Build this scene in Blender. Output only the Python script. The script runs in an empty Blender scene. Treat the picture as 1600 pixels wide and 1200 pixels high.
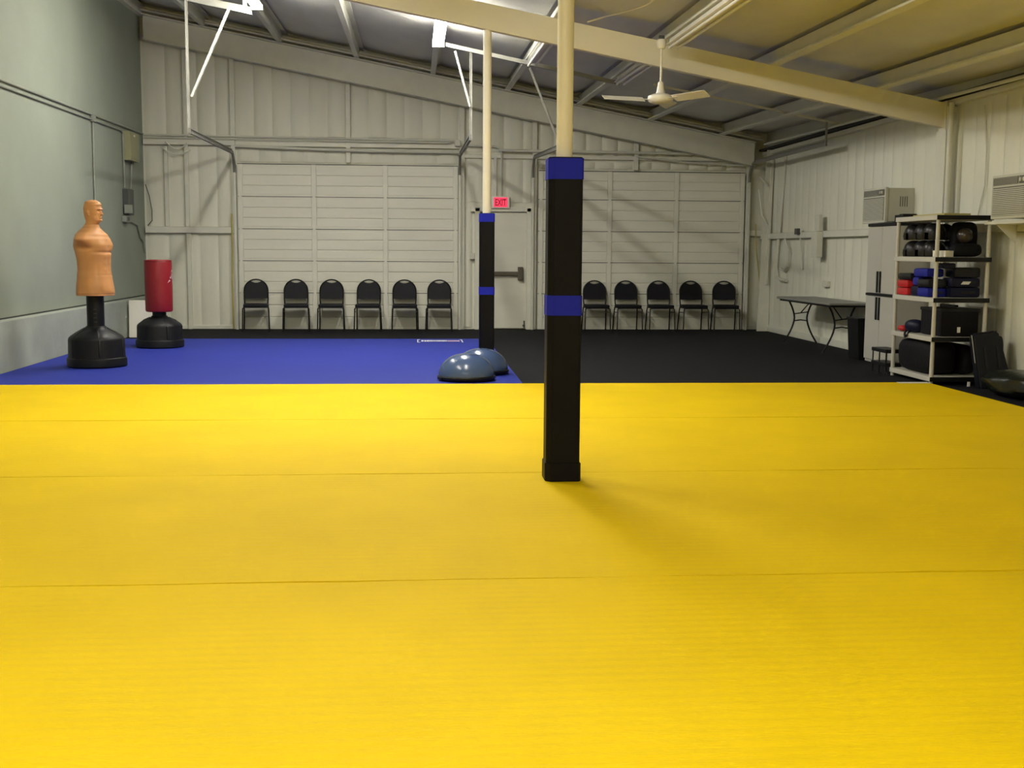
import bpy, bmesh, math, random
from mathutils import Vector, Matrix
from math import sin, cos, pi, radians, exp, sqrt

random.seed(7)
S = bpy.context.scene
C = S.collection

# ------------------------------------------------------------------ camera
F_PX, YAW, PITCH, ROLL, CAM_H = 1832.7, 0.08266, 0.11308, 0.006474, 1.43
fw = Vector((sin(YAW)*cos(PITCH), cos(YAW)*cos(PITCH), -sin(PITCH)))
rt = Vector((cos(YAW), -sin(YAW), 0))
up = rt.cross(fw)
rt2 = rt*cos(ROLL) + up*sin(ROLL)
up2 = -rt*sin(ROLL) + up*cos(ROLL)
cd = bpy.data.cameras.new('camera')
cd.sensor_width = 36.0
cd.lens = F_PX/1600*36.0
cd.clip_end = 200
cam = bpy.data.objects.new('camera', cd)
C.objects.link(cam)
cam.matrix_world = Matrix(((rt2.x, up2.x, -fw.x, 0), (rt2.y, up2.y, -fw.y, 0), (rt2.z, up2.z, -fw.z, CAM_H), (0, 0, 0, 1)))
S.camera = cam

# ------------------------------------------------------------------ world, exposure
w = bpy.data.worlds.new('world')
S.world = w
w.use_nodes = True
w.node_tree.nodes['Background'].inputs[0].default_value = (0.5, 0.55, 0.6, 1)
w.node_tree.nodes['Background'].inputs[1].default_value = 0.02
S.view_settings.view_transform = 'Standard'
S.view_settings.look = 'None'
S.view_settings.gamma = 1
S.view_settings.use_curve_mapping = False
S.view_settings.exposure = 1.15
TUBE_BACK = 60.0      # strength of the lit strip lights of the back bay
TUBE_FRONT = 48.0     # strength of the lit strip lights of the front bay


# ------------------------------------------------------------------ materials
def lin(c):
    return tuple((v/12.92 if v <= 0.04045 else ((v+0.055)/1.055)**2.4) for v in c)


def mat(name, col, rough=0.6, metal=0.0, noise=0.0, nscale=6.0, bump=0.0, bscale=30.0, stretch=None, spec=0.5, coat=0.0):
    """Principled material; col is linear RGB; noise varies the colour, bump adds fine relief."""
    m = bpy.data.materials.new(name)
    m.use_nodes = True
    nt = m.node_tree
    b = nt.nodes['Principled BSDF']
    b.inputs['Base Color'].default_value = (*col, 1)
    b.inputs['Roughness'].default_value = rough
    b.inputs['Metallic'].default_value = metal
    b.inputs['Specular IOR Level'].default_value = spec
    b.inputs['Coat Weight'].default_value = coat
    tc = nt.nodes.new('ShaderNodeTexCoord')
    src = tc.outputs['Object']
    if stretch:
        mp = nt.nodes.new('ShaderNodeMapping')
        mp.inputs['Scale'].default_value = stretch
        nt.links.new(src, mp.inputs['Vector'])
        src = mp.outputs['Vector']
    if noise > 0:
        n = nt.nodes.new('ShaderNodeTexNoise')
        n.inputs['Scale'].default_value = nscale
        n.inputs['Detail'].default_value = 5
        nt.links.new(src, n.inputs['Vector'])
        r = nt.nodes.new('ShaderNodeValToRGB')
        r.color_ramp.elements[0].position = 0.3
        r.color_ramp.elements[1].position = 0.7
        r.color_ramp.elements[0].color = (*[v*(1-noise) for v in col], 1)
        r.color_ramp.elements[1].color = (*[min(1, v*(1+noise*0.6)) for v in col], 1)
        nt.links.new(n.outputs['Fac'], r.inputs['Fac'])
        nt.links.new(r.outputs['Color'], b.inputs['Base Color'])
    if bump > 0:
        n = nt.nodes.new('ShaderNodeTexNoise')
        n.inputs['Scale'].default_value = bscale
        n.inputs['Detail'].default_value = 4
        nt.links.new(src, n.inputs['Vector'])
        bp = nt.nodes.new('ShaderNodeBump')
        bp.inputs['Strength'].default_value = bump
        bp.inputs['Distance'].default_value = 0.01
        nt.links.new(n.outputs['Fac'], bp.inputs['Height'])
        nt.links.new(bp.outputs['Normal'], b.inputs['Normal'])
    return m


def mat_tatami(name, col, rough):
    """Vinyl roll mat with fine woven ribs running across the room."""
    m = mat(name, col, rough, noise=0.06, nscale=1.3, spec=0.10)
    nt = m.node_tree
    b = nt.nodes['Principled BSDF']
    tc = [n for n in nt.nodes if n.type == 'TEX_COORD'][0]
    wv = nt.nodes.new('ShaderNodeTexWave')
    wv.bands_direction = 'Y'
    wv.inputs['Scale'].default_value = 4.6
    wv.inputs['Distortion'].default_value = 0.25
    wv.inputs['Detail'].default_value = 2
    wv.inputs['Detail Scale'].default_value = 1.5
    nt.links.new(tc.outputs['Object'], wv.inputs['Vector'])
    mp = nt.nodes.new('ShaderNodeMapping')
    mp.inputs['Scale'].default_value = (25, 90, 25)
    nt.links.new(tc.outputs['Object'], mp.inputs['Vector'])
    n = nt.nodes.new('ShaderNodeTexNoise')
    n.inputs['Scale'].default_value = 1.0
    n.inputs['Detail'].default_value = 3
    nt.links.new(mp.outputs['Vector'], n.inputs['Vector'])
    mx = nt.nodes.new('ShaderNodeMath')
    mx.operation = 'MULTIPLY_ADD'
    mx.inputs[1].default_value = 0.6
    nt.links.new(wv.outputs['Fac'], mx.inputs[0])
    nt.links.new(n.outputs['Fac'], mx.inputs[2])
    bp = nt.nodes.new('ShaderNodeBump')
    bp.inputs['Strength'].default_value = 0.45
    bp.inputs['Distance'].default_value = 0.006
    nt.links.new(mx.outputs[0], bp.inputs['Height'])
    nt.links.new(bp.outputs['Normal'], b.inputs['Normal'])
    return m


def mat_emit(name, col, strength):
    m = bpy.data.materials.new(name)
    m.use_nodes = True
    b = m.node_tree.nodes['Principled BSDF']
    b.inputs['Base Color'].default_value = (0.9, 0.9, 0.9, 1)
    b.inputs['Emission Color'].default_value = (*col, 1)
    b.inputs['Emission Strength'].default_value = strength
    return m


M = {}
M['yellow'] = mat_tatami('yellow_vinyl', (0.70, 0.49, 0.0015), 0.7)
M['blue_mat'] = mat_tatami('blue_vinyl', (0.024, 0.037, 0.28), 0.6)
M['rubber'] = mat('black_rubber', (0.0075, 0.008, 0.011), 0.85, noise=0.5, nscale=60, bump=0.3, bscale=120, spec=0.15)
M['concrete'] = mat('painted_concrete', (0.25, 0.28, 0.228), 0.8, noise=0.07, nscale=1.2, bump=0.25, bscale=25)
M['stem'] = mat('painted_stem_wall', (0.32, 0.35, 0.30), 0.8, noise=0.10, nscale=2.5, bump=0.3, bscale=18)
M['wallpanel'] = mat('painted_wall_liner', (0.67, 0.67, 0.57), 0.6, noise=0.05, nscale=3, bump=0.35, bscale=14, stretch=(1, 1, 0.25))
M['steel'] = mat('painted_steel', (0.63, 0.63, 0.545), 0.5, noise=0.05, nscale=5, bump=0.08, bscale=30)
M['beam'] = mat('cream_painted_beam', (0.70, 0.67, 0.56), 0.55, noise=0.04, nscale=3)
M['doorpaint'] = mat('painted_door', (0.68, 0.675, 0.58), 0.55, noise=0.05, nscale=4, bump=0.2, bscale=18, stretch=(0.3, 1, 1))
M['insul'] = mat('insulation_facing', (0.60, 0.60, 0.56), 0.55, noise=0.08, nscale=3, bump=0.4, bscale=9, stretch=(1, 0.4, 1))
M['trackgrey'] = mat('galvanised_track', (0.20, 0.20, 0.18), 0.5, metal=0.3)
M['hanger'] = mat('grey_hanger_steel', (0.26, 0.26, 0.235), 0.5)
M['white'] = mat('white_enamel', (0.75, 0.73, 0.66), 0.4)
M['colwhite'] = mat('cream_column_paint', (0.80, 0.76, 0.66), 0.45, noise=0.03, nscale=4)
M['vinylblack'] = mat('black_vinyl', (0.0045, 0.0045, 0.007), 0.5, bump=0.15, bscale=12, spec=0.15)
M['strapblue'] = mat('blue_strap', (0.014, 0.021, 0.42), 0.7, bump=0.15, bscale=60, spec=0.15)
M['plasticblack'] = mat('black_plastic', (0.006, 0.0065, 0.008), 0.45, bump=0.1, bscale=40, spec=0.25)
M['skin'] = mat('tan_rubber_skin', (0.50, 0.235, 0.08), 0.55, noise=0.10, nscale=5)
M['redbag'] = mat('red_vinyl', (0.22, 0.005, 0.011), 0.45, bump=0.08, bscale=12)
M['whiteprint'] = mat('white_print', (0.75, 0.75, 0.75), 0.5)
M['pinkprint'] = mat('pink_print', (0.65, 0.42, 0.50), 0.5)
M['bosu'] = mat('blue_dome_rubber', (0.05, 0.085, 0.19), 0.22, noise=0.05, nscale=4)
M['chairframe'] = mat('black_chair_frame', (0.007, 0.007, 0.007), 0.45, spec=0.25)
M['chairvinyl'] = mat('black_chair_vinyl', (0.007, 0.007, 0.011), 0.55, bump=0.1, bscale=30, spec=0.2)
M['tabletop'] = mat('grey_plastic_top', (0.20, 0.20, 0.185), 0.5)
M['cabinet'] = mat('grey_plastic_cabinet', (0.42, 0.41, 0.37), 0.5, noise=0.03, nscale=3)
M['shelf'] = mat('grey_plastic_shelf', (0.47, 0.46, 0.41), 0.5)
M['ac'] = mat('air_conditioner_plastic', (0.50, 0.50, 0.43), 0.5)
M['acdark'] = mat('air_conditioner_grille', (0.10, 0.10, 0.08), 0.6)
M['gear_blue'] = mat('blue_pad_vinyl', (0.010, 0.013, 0.22), 0.5, spec=0.25)
M['gear_navy'] = mat('navy_pad_vinyl', (0.005, 0.006, 0.026), 0.5, spec=0.25)
M['gear_black'] = mat('black_pad_vinyl', (0.005, 0.005, 0.007), 0.35, spec=0.35)
M['gear_red'] = mat('red_pad_vinyl', (0.42, 0.012, 0.016), 0.4)
M['shield'] = mat('black_shield_vinyl', (0.004, 0.005, 0.010), 0.5, spec=0.3)
M['ball'] = mat('brown_rubber_ball', (0.035, 0.026, 0.022), 0.28)
M['nylon'] = mat('black_nylon', (0.004, 0.004, 0.006), 0.75, bump=0.4, bscale=25, spec=0.2)
M['plasticbag'] = mat('black_plastic_bag', (0.006, 0.009, 0.007), 0.3, bump=0.8, bscale=12)
M['darkgrey'] = mat('dark_grey_metal', (0.055, 0.06, 0.06), 0.5)
M['panelbox'] = mat('olive_panel_box', (0.30, 0.30, 0.17), 0.55)
M['conduit'] = mat('painted_conduit', (0.57, 0.57, 0.49), 0.5)
M['wallconduit'] = mat('green_grey_conduit', (0.24, 0.255, 0.215), 0.6)
M['exitwhite'] = mat('exit_sign_housing', (0.72, 0.68, 0.62), 0.5)
M['exitred'] = mat_emit('exit_sign_panel', (1.0, 0.03, 0.10), 0.42)
M['exitred'].node_tree.nodes['Principled BSDF'].inputs['Base Color'].default_value = (0.75, 0.05, 0.12, 1)
M['exitletter'] = mat('exit_letter_red', (0.30, 0.004, 0.012), 0.5)
M['bronze'] = mat('bronze_bar', (0.12, 0.11, 0.085), 0.4, metal=0.5)
M['yellowcord'] = mat('yellow_cord', (0.42, 0.36, 0.10), 0.6)
M['tube_back'] = mat_emit('lit_diffuser_back', (1.0, 0.96, 0.86), TUBE_BACK)
M['tube_front'] = mat_emit('lit_diffuser_front', (1.0, 0.96, 0.86), TUBE_FRONT)
M['tubeoff'] = mat('unlit_tube', (0.72, 0.72, 0.68), 0.35)
M['blackgap'] = mat('black_joint_and_shade', (0.02, 0.02, 0.018), 0.8)  # black of joints and gaps, also of the painted shade at the eave


# ------------------------------------------------------------------ mesh helpers
class MB:
    """Collects shapes and builds ONE mesh object."""
    def __init__(self):
        self.bm = bmesh.new()

    def _put(self, verts, faces):
        vs = [self.bm.verts.new(v) for v in verts]
        for f in faces:
            try:
                self.bm.faces.new([vs[i] for i in f])
            except ValueError:
                pass
        return vs

    def box(self, c, s, rot=None, bevel=0.0):
        hx, hy, hz = s[0]/2, s[1]/2, s[2]/2
        pts = [Vector((x, y, z)) for x in (-hx, hx) for y in (-hy, hy) for z in (-hz, hz)]
        if rot is not None:
            pts = [rot @ p for p in pts]
        c = Vector(c)
        vs = self._put([p+c for p in pts], [(0, 1, 3, 2), (4, 6, 7, 5), (0, 4, 5, 1), (2, 3, 7, 6), (0, 2, 6, 4), (1, 5, 7, 3)])
        if bevel > 0:
            es = list({e for v in vs for e in v.link_edges})
            bmesh.ops.bevel(self.bm, geom=es, offset=bevel, segments=2, affect='EDGES', profile=0.6)
        return self

    def bb(self, x0, x1, y0, y1, z0, z1, bevel=0.0):
        return self.box(((x0+x1)/2, (y0+y1)/2, (z0+z1)/2), (abs(x1-x0), abs(y1-y0), abs(z1-z0)), None, bevel)

    def cyl(self, p0, p1, r, r2=None, seg=12, cap=True):
        p0, p1 = Vector(p0), Vector(p1)
        r2 = r if r2 is None else r2
        d = (p1-p0).normalized()
        a = Vector((0, 0, 1)) if abs(d.z) < 0.9 else Vector((1, 0, 0))
        u = d.cross(a).normalized()
        v = d.cross(u)
        vs = []
        for p, rr in ((p0, r), (p1, r2)):
            for i in range(seg):
                t = 2*pi*i/seg
                vs.append(p+u*(cos(t)*rr)+v*(sin(t)*rr))
        fs = [(i, (i+1) % seg, seg+(i+1) % seg, seg+i) for i in range(seg)]
        if cap:
            fs.append(tuple(range(seg))[::-1])
            fs.append(tuple(range(seg, 2*seg)))
        self._put(vs, fs)
        return self

    def tube(self, pts, r, seg=8, closed=False):
        pts = [Vector(p) for p in pts]
        n = len(pts)
        rings = []
        pu = None
        for i, p in enumerate(pts):
            if closed:
                t = (pts[(i+1) % n]-pts[i-1]).normalized()
            else:
                t = (pts[min(i+1, n-1)]-pts[max(i-1, 0)]).normalized()
            if pu is None:
                a = Vector((0, 0, 1)) if abs(t.z) < 0.9 else Vector((1, 0, 0))
                u = t.cross(a).normalized()
            else:
                u = (pu-t*pu.dot(t))
                u = u.normalized() if u.length > 1e-6 else t.orthogonal().normalized()
            pu = u
            v = t.cross(u)
            rr = r[i] if isinstance(r, (list, tuple)) else r
            rings.append([p+u*(cos(2*pi*k/seg)*rr)+v*(sin(2*pi*k/seg)*rr) for k in range(seg)])
        vs = [v for rg in rings for v in rg]
        fs = []
        m = n if closed else n-1
        for i in range(m):
            j = (i+1) % n
            for k in range(seg):
                fs.append((i*seg+k, i*seg+(k+1) % seg, j*seg+(k+1) % seg, j*seg+k))
        if not closed:
            fs.append(tuple(range(seg))[::-1])
            fs.append(tuple(range((n-1)*seg, n*seg)))
        self._put(vs, fs)
        return self

    def lathe(self, prof, c=(0, 0, 0), seg=32, shape=None):
        c = Vector(c)
        vs = []
        for (r, z) in prof:
            for i in range(seg):
                t = 2*pi*i/seg
                k = shape(t, r, z) if shape else 1.0
                vs.append(c+Vector((cos(t)*r*k, sin(t)*r*k, z)))
        fs = []
        for j in range(len(prof)-1):
            for i in range(seg):
                fs.append((j*seg+i, j*seg+(i+1) % seg, (j+1)*seg+(i+1) % seg, (j+1)*seg+i))
        fs.append(tuple(range(seg))[::-1])
        fs.append(tuple(range((len(prof)-1)*seg, len(prof)*seg)))
        self._put(vs, fs)
        return self

    def prism(self, poly, d):
        """poly: list of 3D points (one face), extruded along vector d."""
        d = Vector(d)
        p = [Vector(q) for q in poly]
        n = len(p)
        vs = p+[q+d for q in p]
        fs = [tuple(range(n))[::-1], tuple(range(n, 2*n))]
        fs += [(i, (i+1) % n, n+(i+1) % n, n+i) for i in range(n)]
        self._put(vs, fs)
        return self

    def pillow(self, p00, p10, p11, p01, nrm, bulge, nu=6, nv=3, back=0.0):
        """A quilted sheet between four corners, bulging along nrm, with sides going back."""
        p00, p10, p11, p01, nrm = map(Vector, (p00, p10, p11, p01, nrm))
        vs, fs = [], []
        for j in range(nv+1):
            b = j/nv
            for i in range(nu+1):
                a = i/nu
                q = (p00*(1-a)+p10*a)*(1-b)+(p01*(1-a)+p11*a)*b
                h = (1-abs(2*a-1)**4)
                h *= 0.55+0.45*(1-abs(2*b-1)**6)
                vs.append(q+nrm*(bulge*h))
        W = nu+1
        for j in range(nv):
            for i in range(nu):
                fs.append((j*W+i, j*W+i+1, (j+1)*W+i+1, (j+1)*W+i))
        self._put(vs, fs)
        if back > 0:
            n = len(vs)
            q = [p00, p10, p11, p01]
            self._put(q+[v-nrm*back for v in q], [(i, (i+1) % 4, 4+(i+1) % 4, 4+i) for i in range(4)])
        return self

    def build(self, name, m, parent=None, smooth=False, kind=None):
        bm = self.bm
        bmesh.ops.remove_doubles(bm, verts=bm.verts, dist=1e-6)
        bmesh.ops.recalc_face_normals(bm, faces=bm.faces)
        me = bpy.data.meshes.new(name)
        bm.to_mesh(me)
        bm.free()
        me.materials.append(M[m] if isinstance(m, str) else m)
        if smooth:
            for p in me.polygons:
                p.use_smooth = True
            try:
                me.set_sharp_from_angle(angle=radians(40))
            except Exception:
                pass
        o = bpy.data.objects.new(name, me)
        C.objects.link(o)
        if parent is not None:
            o.parent = parent
        if kind:
            o['kind'] = kind
        return o


def tag(o, label, cat, group=None):
    o['label'] = label
    o['category'] = cat
    if group:
        o['group'] = group
    return o


def thing(name, label, cat, loc=(0, 0, 0), rz=0.0, group=None):
    o = bpy.data.objects.new(name, None)
    o.empty_display_size = 0.1
    C.objects.link(o)
    o.location = loc
    o.rotation_euler = (0, 0, rz)
    return tag(o, label, cat, group)


def struct_empty(name, label=None):
    o = bpy.data.objects.new(name, None)
    o.empty_display_size = 0.1
    C.objects.link(o)
    o['kind'] = 'structure'
    if label:
        o['label'] = label
    return o


def shared(name, src, parent, loc=None, rot=None, scale=None):
    o = src.copy()
    o.name = name
    C.objects.link(o)
    o.parent = parent
    if loc is not None:
        o.location = loc
    if rot is not None:
        o.rotation_euler = rot
    if scale is not None:
        o.scale = scale
    return o


def copy_tree(o, parent=None):
    c = o.copy()
    C.objects.link(c)
    c.parent = parent
    for ch in list(o.children):
        copy_tree(ch, c)
    return c


def rz(a):
    return Matrix.Rotation(a, 3, 'Z')


def rx(a):
    return Matrix.Rotation(a, 3, 'X')


def ry(a):
    return Matrix.Rotation(a, 3, 'Y')


def arc(c, r, a0, a1, n, ax=(1, 0, 0), ay=(0, 0, 1)):
    c, ax, ay = Vector(c), Vector(ax), Vector(ay)
    return [c+ax*(r*cos(a0+(a1-a0)*i/n))+ay*(r*sin(a0+(a1-a0)*i/n)) for i in range(n+1)]


# ------------------------------------------------------------------ room numbers
XL, XLS, XR = -4.77, -4.63, 6.45       # upper left wall, stem-wall face, right wall
YB, YF = 21.45, -2.6                   # back wall, wall behind the camera
SL, SD = -0.187, 0.022                 # roof slopes


def zp(x, y):                           # underside of the purlins
    return 4.40+SL*x+SD*(y-13.85)


PUR = [-3.60, -2.30, -0.97, 0.36, 1.68, 2.95, 4.25, 5.55]
PH = 0.20                              # purlin depth
BEAMS_Y = [13.87, 7.06, 0.2]

# ------------------------------------------------------------------ structure: floor, walls, ceiling
fl = MB().bb(XL-0.1, XR+0.1, YF-0.1, YB+0.1, -0.12, 0.0).build('floor', 'rubber', kind='structure')
fl['label'] = 'black rubber floor around the mats'

# left wall: upper concrete wall on a thicker stem wall
zt = zp(XL, 21.4)+0.5
wl = MB().bb(XL-0.2, XL, YF, YB, 0.615, zt).build('wall_left', 'concrete', kind='structure')
MB().bb(XL-0.19, XLS, YF, YB, 0, 0.60, bevel=0.012).build('stem_wall', 'stem', wl)
MB().bb(XL-0.15, XL+0.004, YF, YB, 0.598, 0.618).build('joint_strip', 'blackgap', wl)

# wall behind the camera
MB().bb(XL, XR, YF-0.15, YF, 0, 6).build('wall_front', 'steel', kind='structure')

# back wall: sheet + quilted liner panels between the framing
wb = MB().prism([(XL-0.2, YB, 0), (XR+0.2, YB, 0), (XR+0.2, YB, zp(XR, YB)+0.5), (XL-0.2, YB, zp(XL, YB)+0.5)], (0, 0.15, 0)).build('wall_back', 'wallpanel', kind='structure')


def rb(x):                              # bottom of the end rafter on the back wall
    return zp(x, 21.3)-0.43


def back_panels(xs, z0, z1):
    """Quilted panels of the back wall; z1 None = up to the rafter."""
    for a, b in zip(xs[:-1], xs[1:]):
        if z1 is None:
            za, zb = rb(a)+0.02, rb(b)+0.02
        else:
            za = zb = z1
        bl = random.uniform(0.022, 0.045)
        MB().pillow((a+0.004, YB-0.002, z0), (b-0.004, YB-0.002, z0), (b-0.004, YB-0.002, zb), (a+0.004, YB-0.002, za), (0, -1, 0), bl).build('panel', 'wallpanel', wb, True)


def steps(a, b, n):
    return [a+(b-a)*i/n for i in range(n+1)]


LEFTX = [-4.74, -4.36, -4.03, -3.82, -3.50, -3.24]
back_panels(LEFTX, 0.06, 1.70)
back_panels(LEFTX, 1.82, 3.22)
back_panels(LEFTX, 3.42, None)
back_panels(steps(-3.16, -1.22, 6), 3.42, None)
back_panels(steps(-1.14, 0.78, 6), 3.42, None)
back_panels(steps(-3.14, -1.22, 5), 2.97, 3.22)
back_panels(steps(-1.14, 0.78, 5), 2.97, 3.22)
back_panels([0.90, 1.25, 1.60, 1.95, 2.12], 2.30, 3.10)
back_panels([0.90, 1.25, 1.60, 1.95, 2.12], 3.20, None)
back_panels([0.90, 1.04], 0.04, 2.2)
back_panels(steps(2.22, 3.97, 6), 3.14, None)
back_panels(steps(4.05, 6.05, 6), 3.14, None)
back_panels(steps(2.22, 6.05, 11), 2.92, 3.04)
back_panels([6.14, 6.42], 0.06, 1.70)
back_panels([6.14, 6.42], 1.82, 3.0)
# framing of the back wall
for x0, x1, z0, zt_ in ((-3.24, -3.16, 0, None), (-1.22, -1.14, 2.97, None), (0.80, 0.89, 0, None), (2.12, 2.20, 0, None), (3.97, 4.05, 2.9, 3.62), (6.06, 6.13, 0, 3.2), (-4.04, -3.97, 0, 1.70), (-4.05, -3.98, 1.82, None), (-4.40, -4.34, 1.82, 3.22), (1.42, 1.47, 2.25, 3.1)):
    t_ = rb((x0+x1)/2)+0.03 if zt_ is None else zt_
    MB().bb(x0, x1, YB-0.085, YB, z0, t_, bevel=0.006).build('post', 'steel', wb)
for x0, x1, z in ((XL+0.02, -3.20, 1.76), (XL+0.02, -3.16, 3.30), (6.10, 6.42, 1.78)):
    MB().bb(x0, x1, YB-0.10, YB, z-0.055, z+0.055, bevel=0.01).build('girt', 'steel', wb)
MB().bb(-3.16, 0.86, YB-0.07, YB, 3.24, 3.33, bevel=0.01).build('girt', 'steel', wb)
MB().bb(0.86, 6.1, YB-0.07, YB, 3.08, 3.15, bevel=0.01).build('girt', 'steel', wb)
MB().bb(XL+0.02, -3.2, YB-0.04, YB, 0, 0.07, bevel=0.01).build('sill', 'steel', wb)

# right wall with liner panels
wr = MB().bb(XR, XR+0.15, YF, YB, 0, zp(XR, YB)+0.25).build('wall_right', 'wallpanel', kind='structure')
ys = steps(9.2, 21.40, 36)
for a, b in zip(ys[:-1], ys[1:]):
    for z0, z1 in ((0.10, 1.66), (1.78, 3.16)):
        MB().pillow((XR-0.002, a+0.003, z0), (XR-0.002, b-0.003, z0), (XR-0.002, b-0.003, z1), (XR-0.002, a+0.003, z1), (-1, 0, 0), random.uniform(0.008, 0.018)).build('panel', 'wallpanel', wr, True)
MB().bb(XR-0.09, XR, YF, YB, 1.67, 1.77, bevel=0.01).build('girt', 'steel', wr)
MB().bb(XR-0.05, XR, YF, YB, 0.0, 0.10, bevel=0.012).build('sill', 'steel', wr)
MB().bb(XR-0.10, XR, YF, YB-0.05, 3.19, 3.25, bevel=0.008).build('eave_angle', 'steel', wr)
MB().bb(XR-0.16, XR-0.02, YF, YB-0.05, 3.265, 3.30).build('eave_shade_strip', 'blackgap', wr)  # black strip painting in the thin shade along the eave

# ceiling: roof sheet, sagging insulation between the purlins, purlins
ce = MB().prism([(XL-0.2, YF, zp(XL-0.2, YF)+PH+0.06), (XR+0.2, YF, zp(XR+0.2, YF)+PH+0.06), (XR+0.2, YB+0.1, zp(XR+0.2, YB+0.1)+PH+0.06), (XL-0.2, YB+0.1, zp(XL-0.2, YB+0.1)+PH+0.06)], (0, 0, 0.1)).build('ceiling', 'insul', kind='structure')
edges = [XL]+PUR+[XR]
for a, b in zip(edges[:-1], edges[1:]):
    for y0, y1 in ((YF, 0.2), (0.2, 7.06), (7.06, 13.87), (13.87, YB)):
        def P(x, y):
            return (x, y, zp(x, y)+PH+0.03)
        MB().pillow(P(a+0.04, y0), P(b-0.04, y0), P(b-0.04, y1), P(a+0.04, y1), (0, 0, -1), 0.045, nu=6, nv=4).build('insulation_panel', 'insul', ce, True)
for x in PUR:
    for y0, y1 in ((YF, 7.06), (7.06, 13.87), (13.87, YB-0.02)):
        m = MB()
        fl_w, t = 0.08, 0.008
        sec = [(-fl_w, 0), (0.004, 0), (0.004, PH-t), (fl_w, PH-t), (fl_w, PH), (-0.004, PH), (-0.004, t), (-fl_w+t, t), (-fl_w+t, 0.022), (-fl_w, 0.022)]
        m.prism([(x+u, y0, zp(x, y0)+v+SL*u) for u, v in sec], (0, y1-y0, SD*(y1-y0)))
        m.build('purlin', 'steel', ce)
# eave strut at the top of the left wall
m = MB()
m.prism([(XL, YF, zp(XL, YF)-0.03), (XL+0.10, YF, zp(XL, YF)-0.03), (XL+0.10, YF, zp(XL, YF)+0.16), (XL, YF, zp(XL, YF)+0.16)], (0, YB-YF, SD*(YB-YF)))
m.build('eave_strut', 'steel', wl)


# ------------------------------------------------------------------ roof beams
def ibeam(name, y, depth, x0, x1, mt, fw_=0.16, off=0.0):
    """I-shaped rafter following the roof slope, y = centre line."""
    m = MB()
    t, tw = 0.014, 0.012
    h = fw_/2
    sec = [(-h, 0), (-h, -t), (-tw/2, -t-0.01), (-tw/2, -depth+t+0.01), (-h, -depth+t), (-h, -depth), (h, -depth), (h, -depth+t), (tw/2, -depth+t+0.01), (tw/2, -t-0.01), (h, -t), (h, 0)]
    m.prism([(x0, y+u, zp(x0, y)+off+v) for u, v in sec], (x1-x0, 0, SL*(x1-x0)))
    return m.build(name, mt)


def beam_thing(y, label):
    t = thing('roof_beam', label, 'beam', (0, 0, 0))
    o = ibeam('web', y, 0.29, XL+0.02, XR-0.13, 'beam', 0.10)
    o.parent = t
    m = MB()
    x0, x1 = XL+0.02, XR-0.13
    m.prism([(x0, y-0.052, zp(x0, y)-0.006), (x0, y-0.052, zp(x0, y)-0.284), (x0, y-0.047, zp(x0, y)-0.284), (x0, y-0.047, zp(x0, y)-0.006)], (x1-x0, 0, SL*(x1-x0)))
    m.build('face_plate', 'beam', t)
    m = MB()
    m.bb(XR-0.14, XR-0.125, y-0.09, y+0.09, zp(XR-0.13, y)-0.34, zp(XR-0.13, y)+0.02)
    m.build('end_plate', 'beam', t)
    return t


beam_thing(13.87, 'cream painted sloping roof beam resting on the farther padded column')
beam_thing(7.06, 'cream painted sloping roof beam above the nearer padded column')

er = ibeam('end_rafter', 21.22, 0.43, XL+0.11, XR-0.3, 'steel', 0.22)
tag(er, 'pale grey sloping rafter along the top of the back wall', 'rafter')
m = MB()
for dz, y in ((0.055, 21.12), (0.10, 21.16)):
    m.prism([(XL+0.05, y-0.03, zp(XL, y)+dz-0.022), (XL+0.05, y+0.03, zp(XL, y)+dz-0.022), (XL+0.05, y+0.03, zp(XL, y)+dz+0.012), (XL+0.05, y-0.03, zp(XL, y)+dz+0.012)], (XR-XL-0.2, 0, SL*(XR-XL-0.2)))
m.build('rake_angle', 'steel', er)
# wall column under each beam end, on the right wall
for y, nm in ((13.87, 'pale steel wall column under the right end of the roof beam'),):
    t = thing('wall_column', nm, 'column', (XR, y, 0))
    MB().bb(-0.125, 0, -0.10, 0.10, 0, zp(XR, y)-0.02, bevel=0.006).build('post', 'steel', t)
    MB().bb(-0.15, -0.127, -0.13, 0.13, 0, zp(XR, y)-0.30, bevel=0.004).build('flange', 'steel', t)
# corner column at the back right: tapered web with flange
t = thing('corner_column', 'pale tapered steel column in the far right corner', 'column', (XR-0.02, 20.95, 0))
MB().prism([(0, 0, 0), (-0.22, 0, 0), (-0.12, 0, 3.26), (0, 0, 3.26)], (0, 0.02, 0)).build('web', 'steel', t)
MB().prism([(-0.10, -0.06, 0.85), (-0.06, -0.06, 0.85), (0.0, -0.06, 3.25), (-0.045, -0.06, 3.25)], (0, 0.10, 0)).build('flange', 'steel', t)
m = MB()
m.tube([(-0.26, -0.03, 2.55), (-0.19, -0.03, 2.10), (-0.06, -0.03, 1.85)], 0.018, 6)
m.tube([(-0.25, -0.03, 2.78), (-0.10, -0.03, 2.62)], 0.018, 6)
m.build('brace', 'steel', t)

# ------------------------------------------------------------------ overhead doors (doors 1 and 2)


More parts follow.
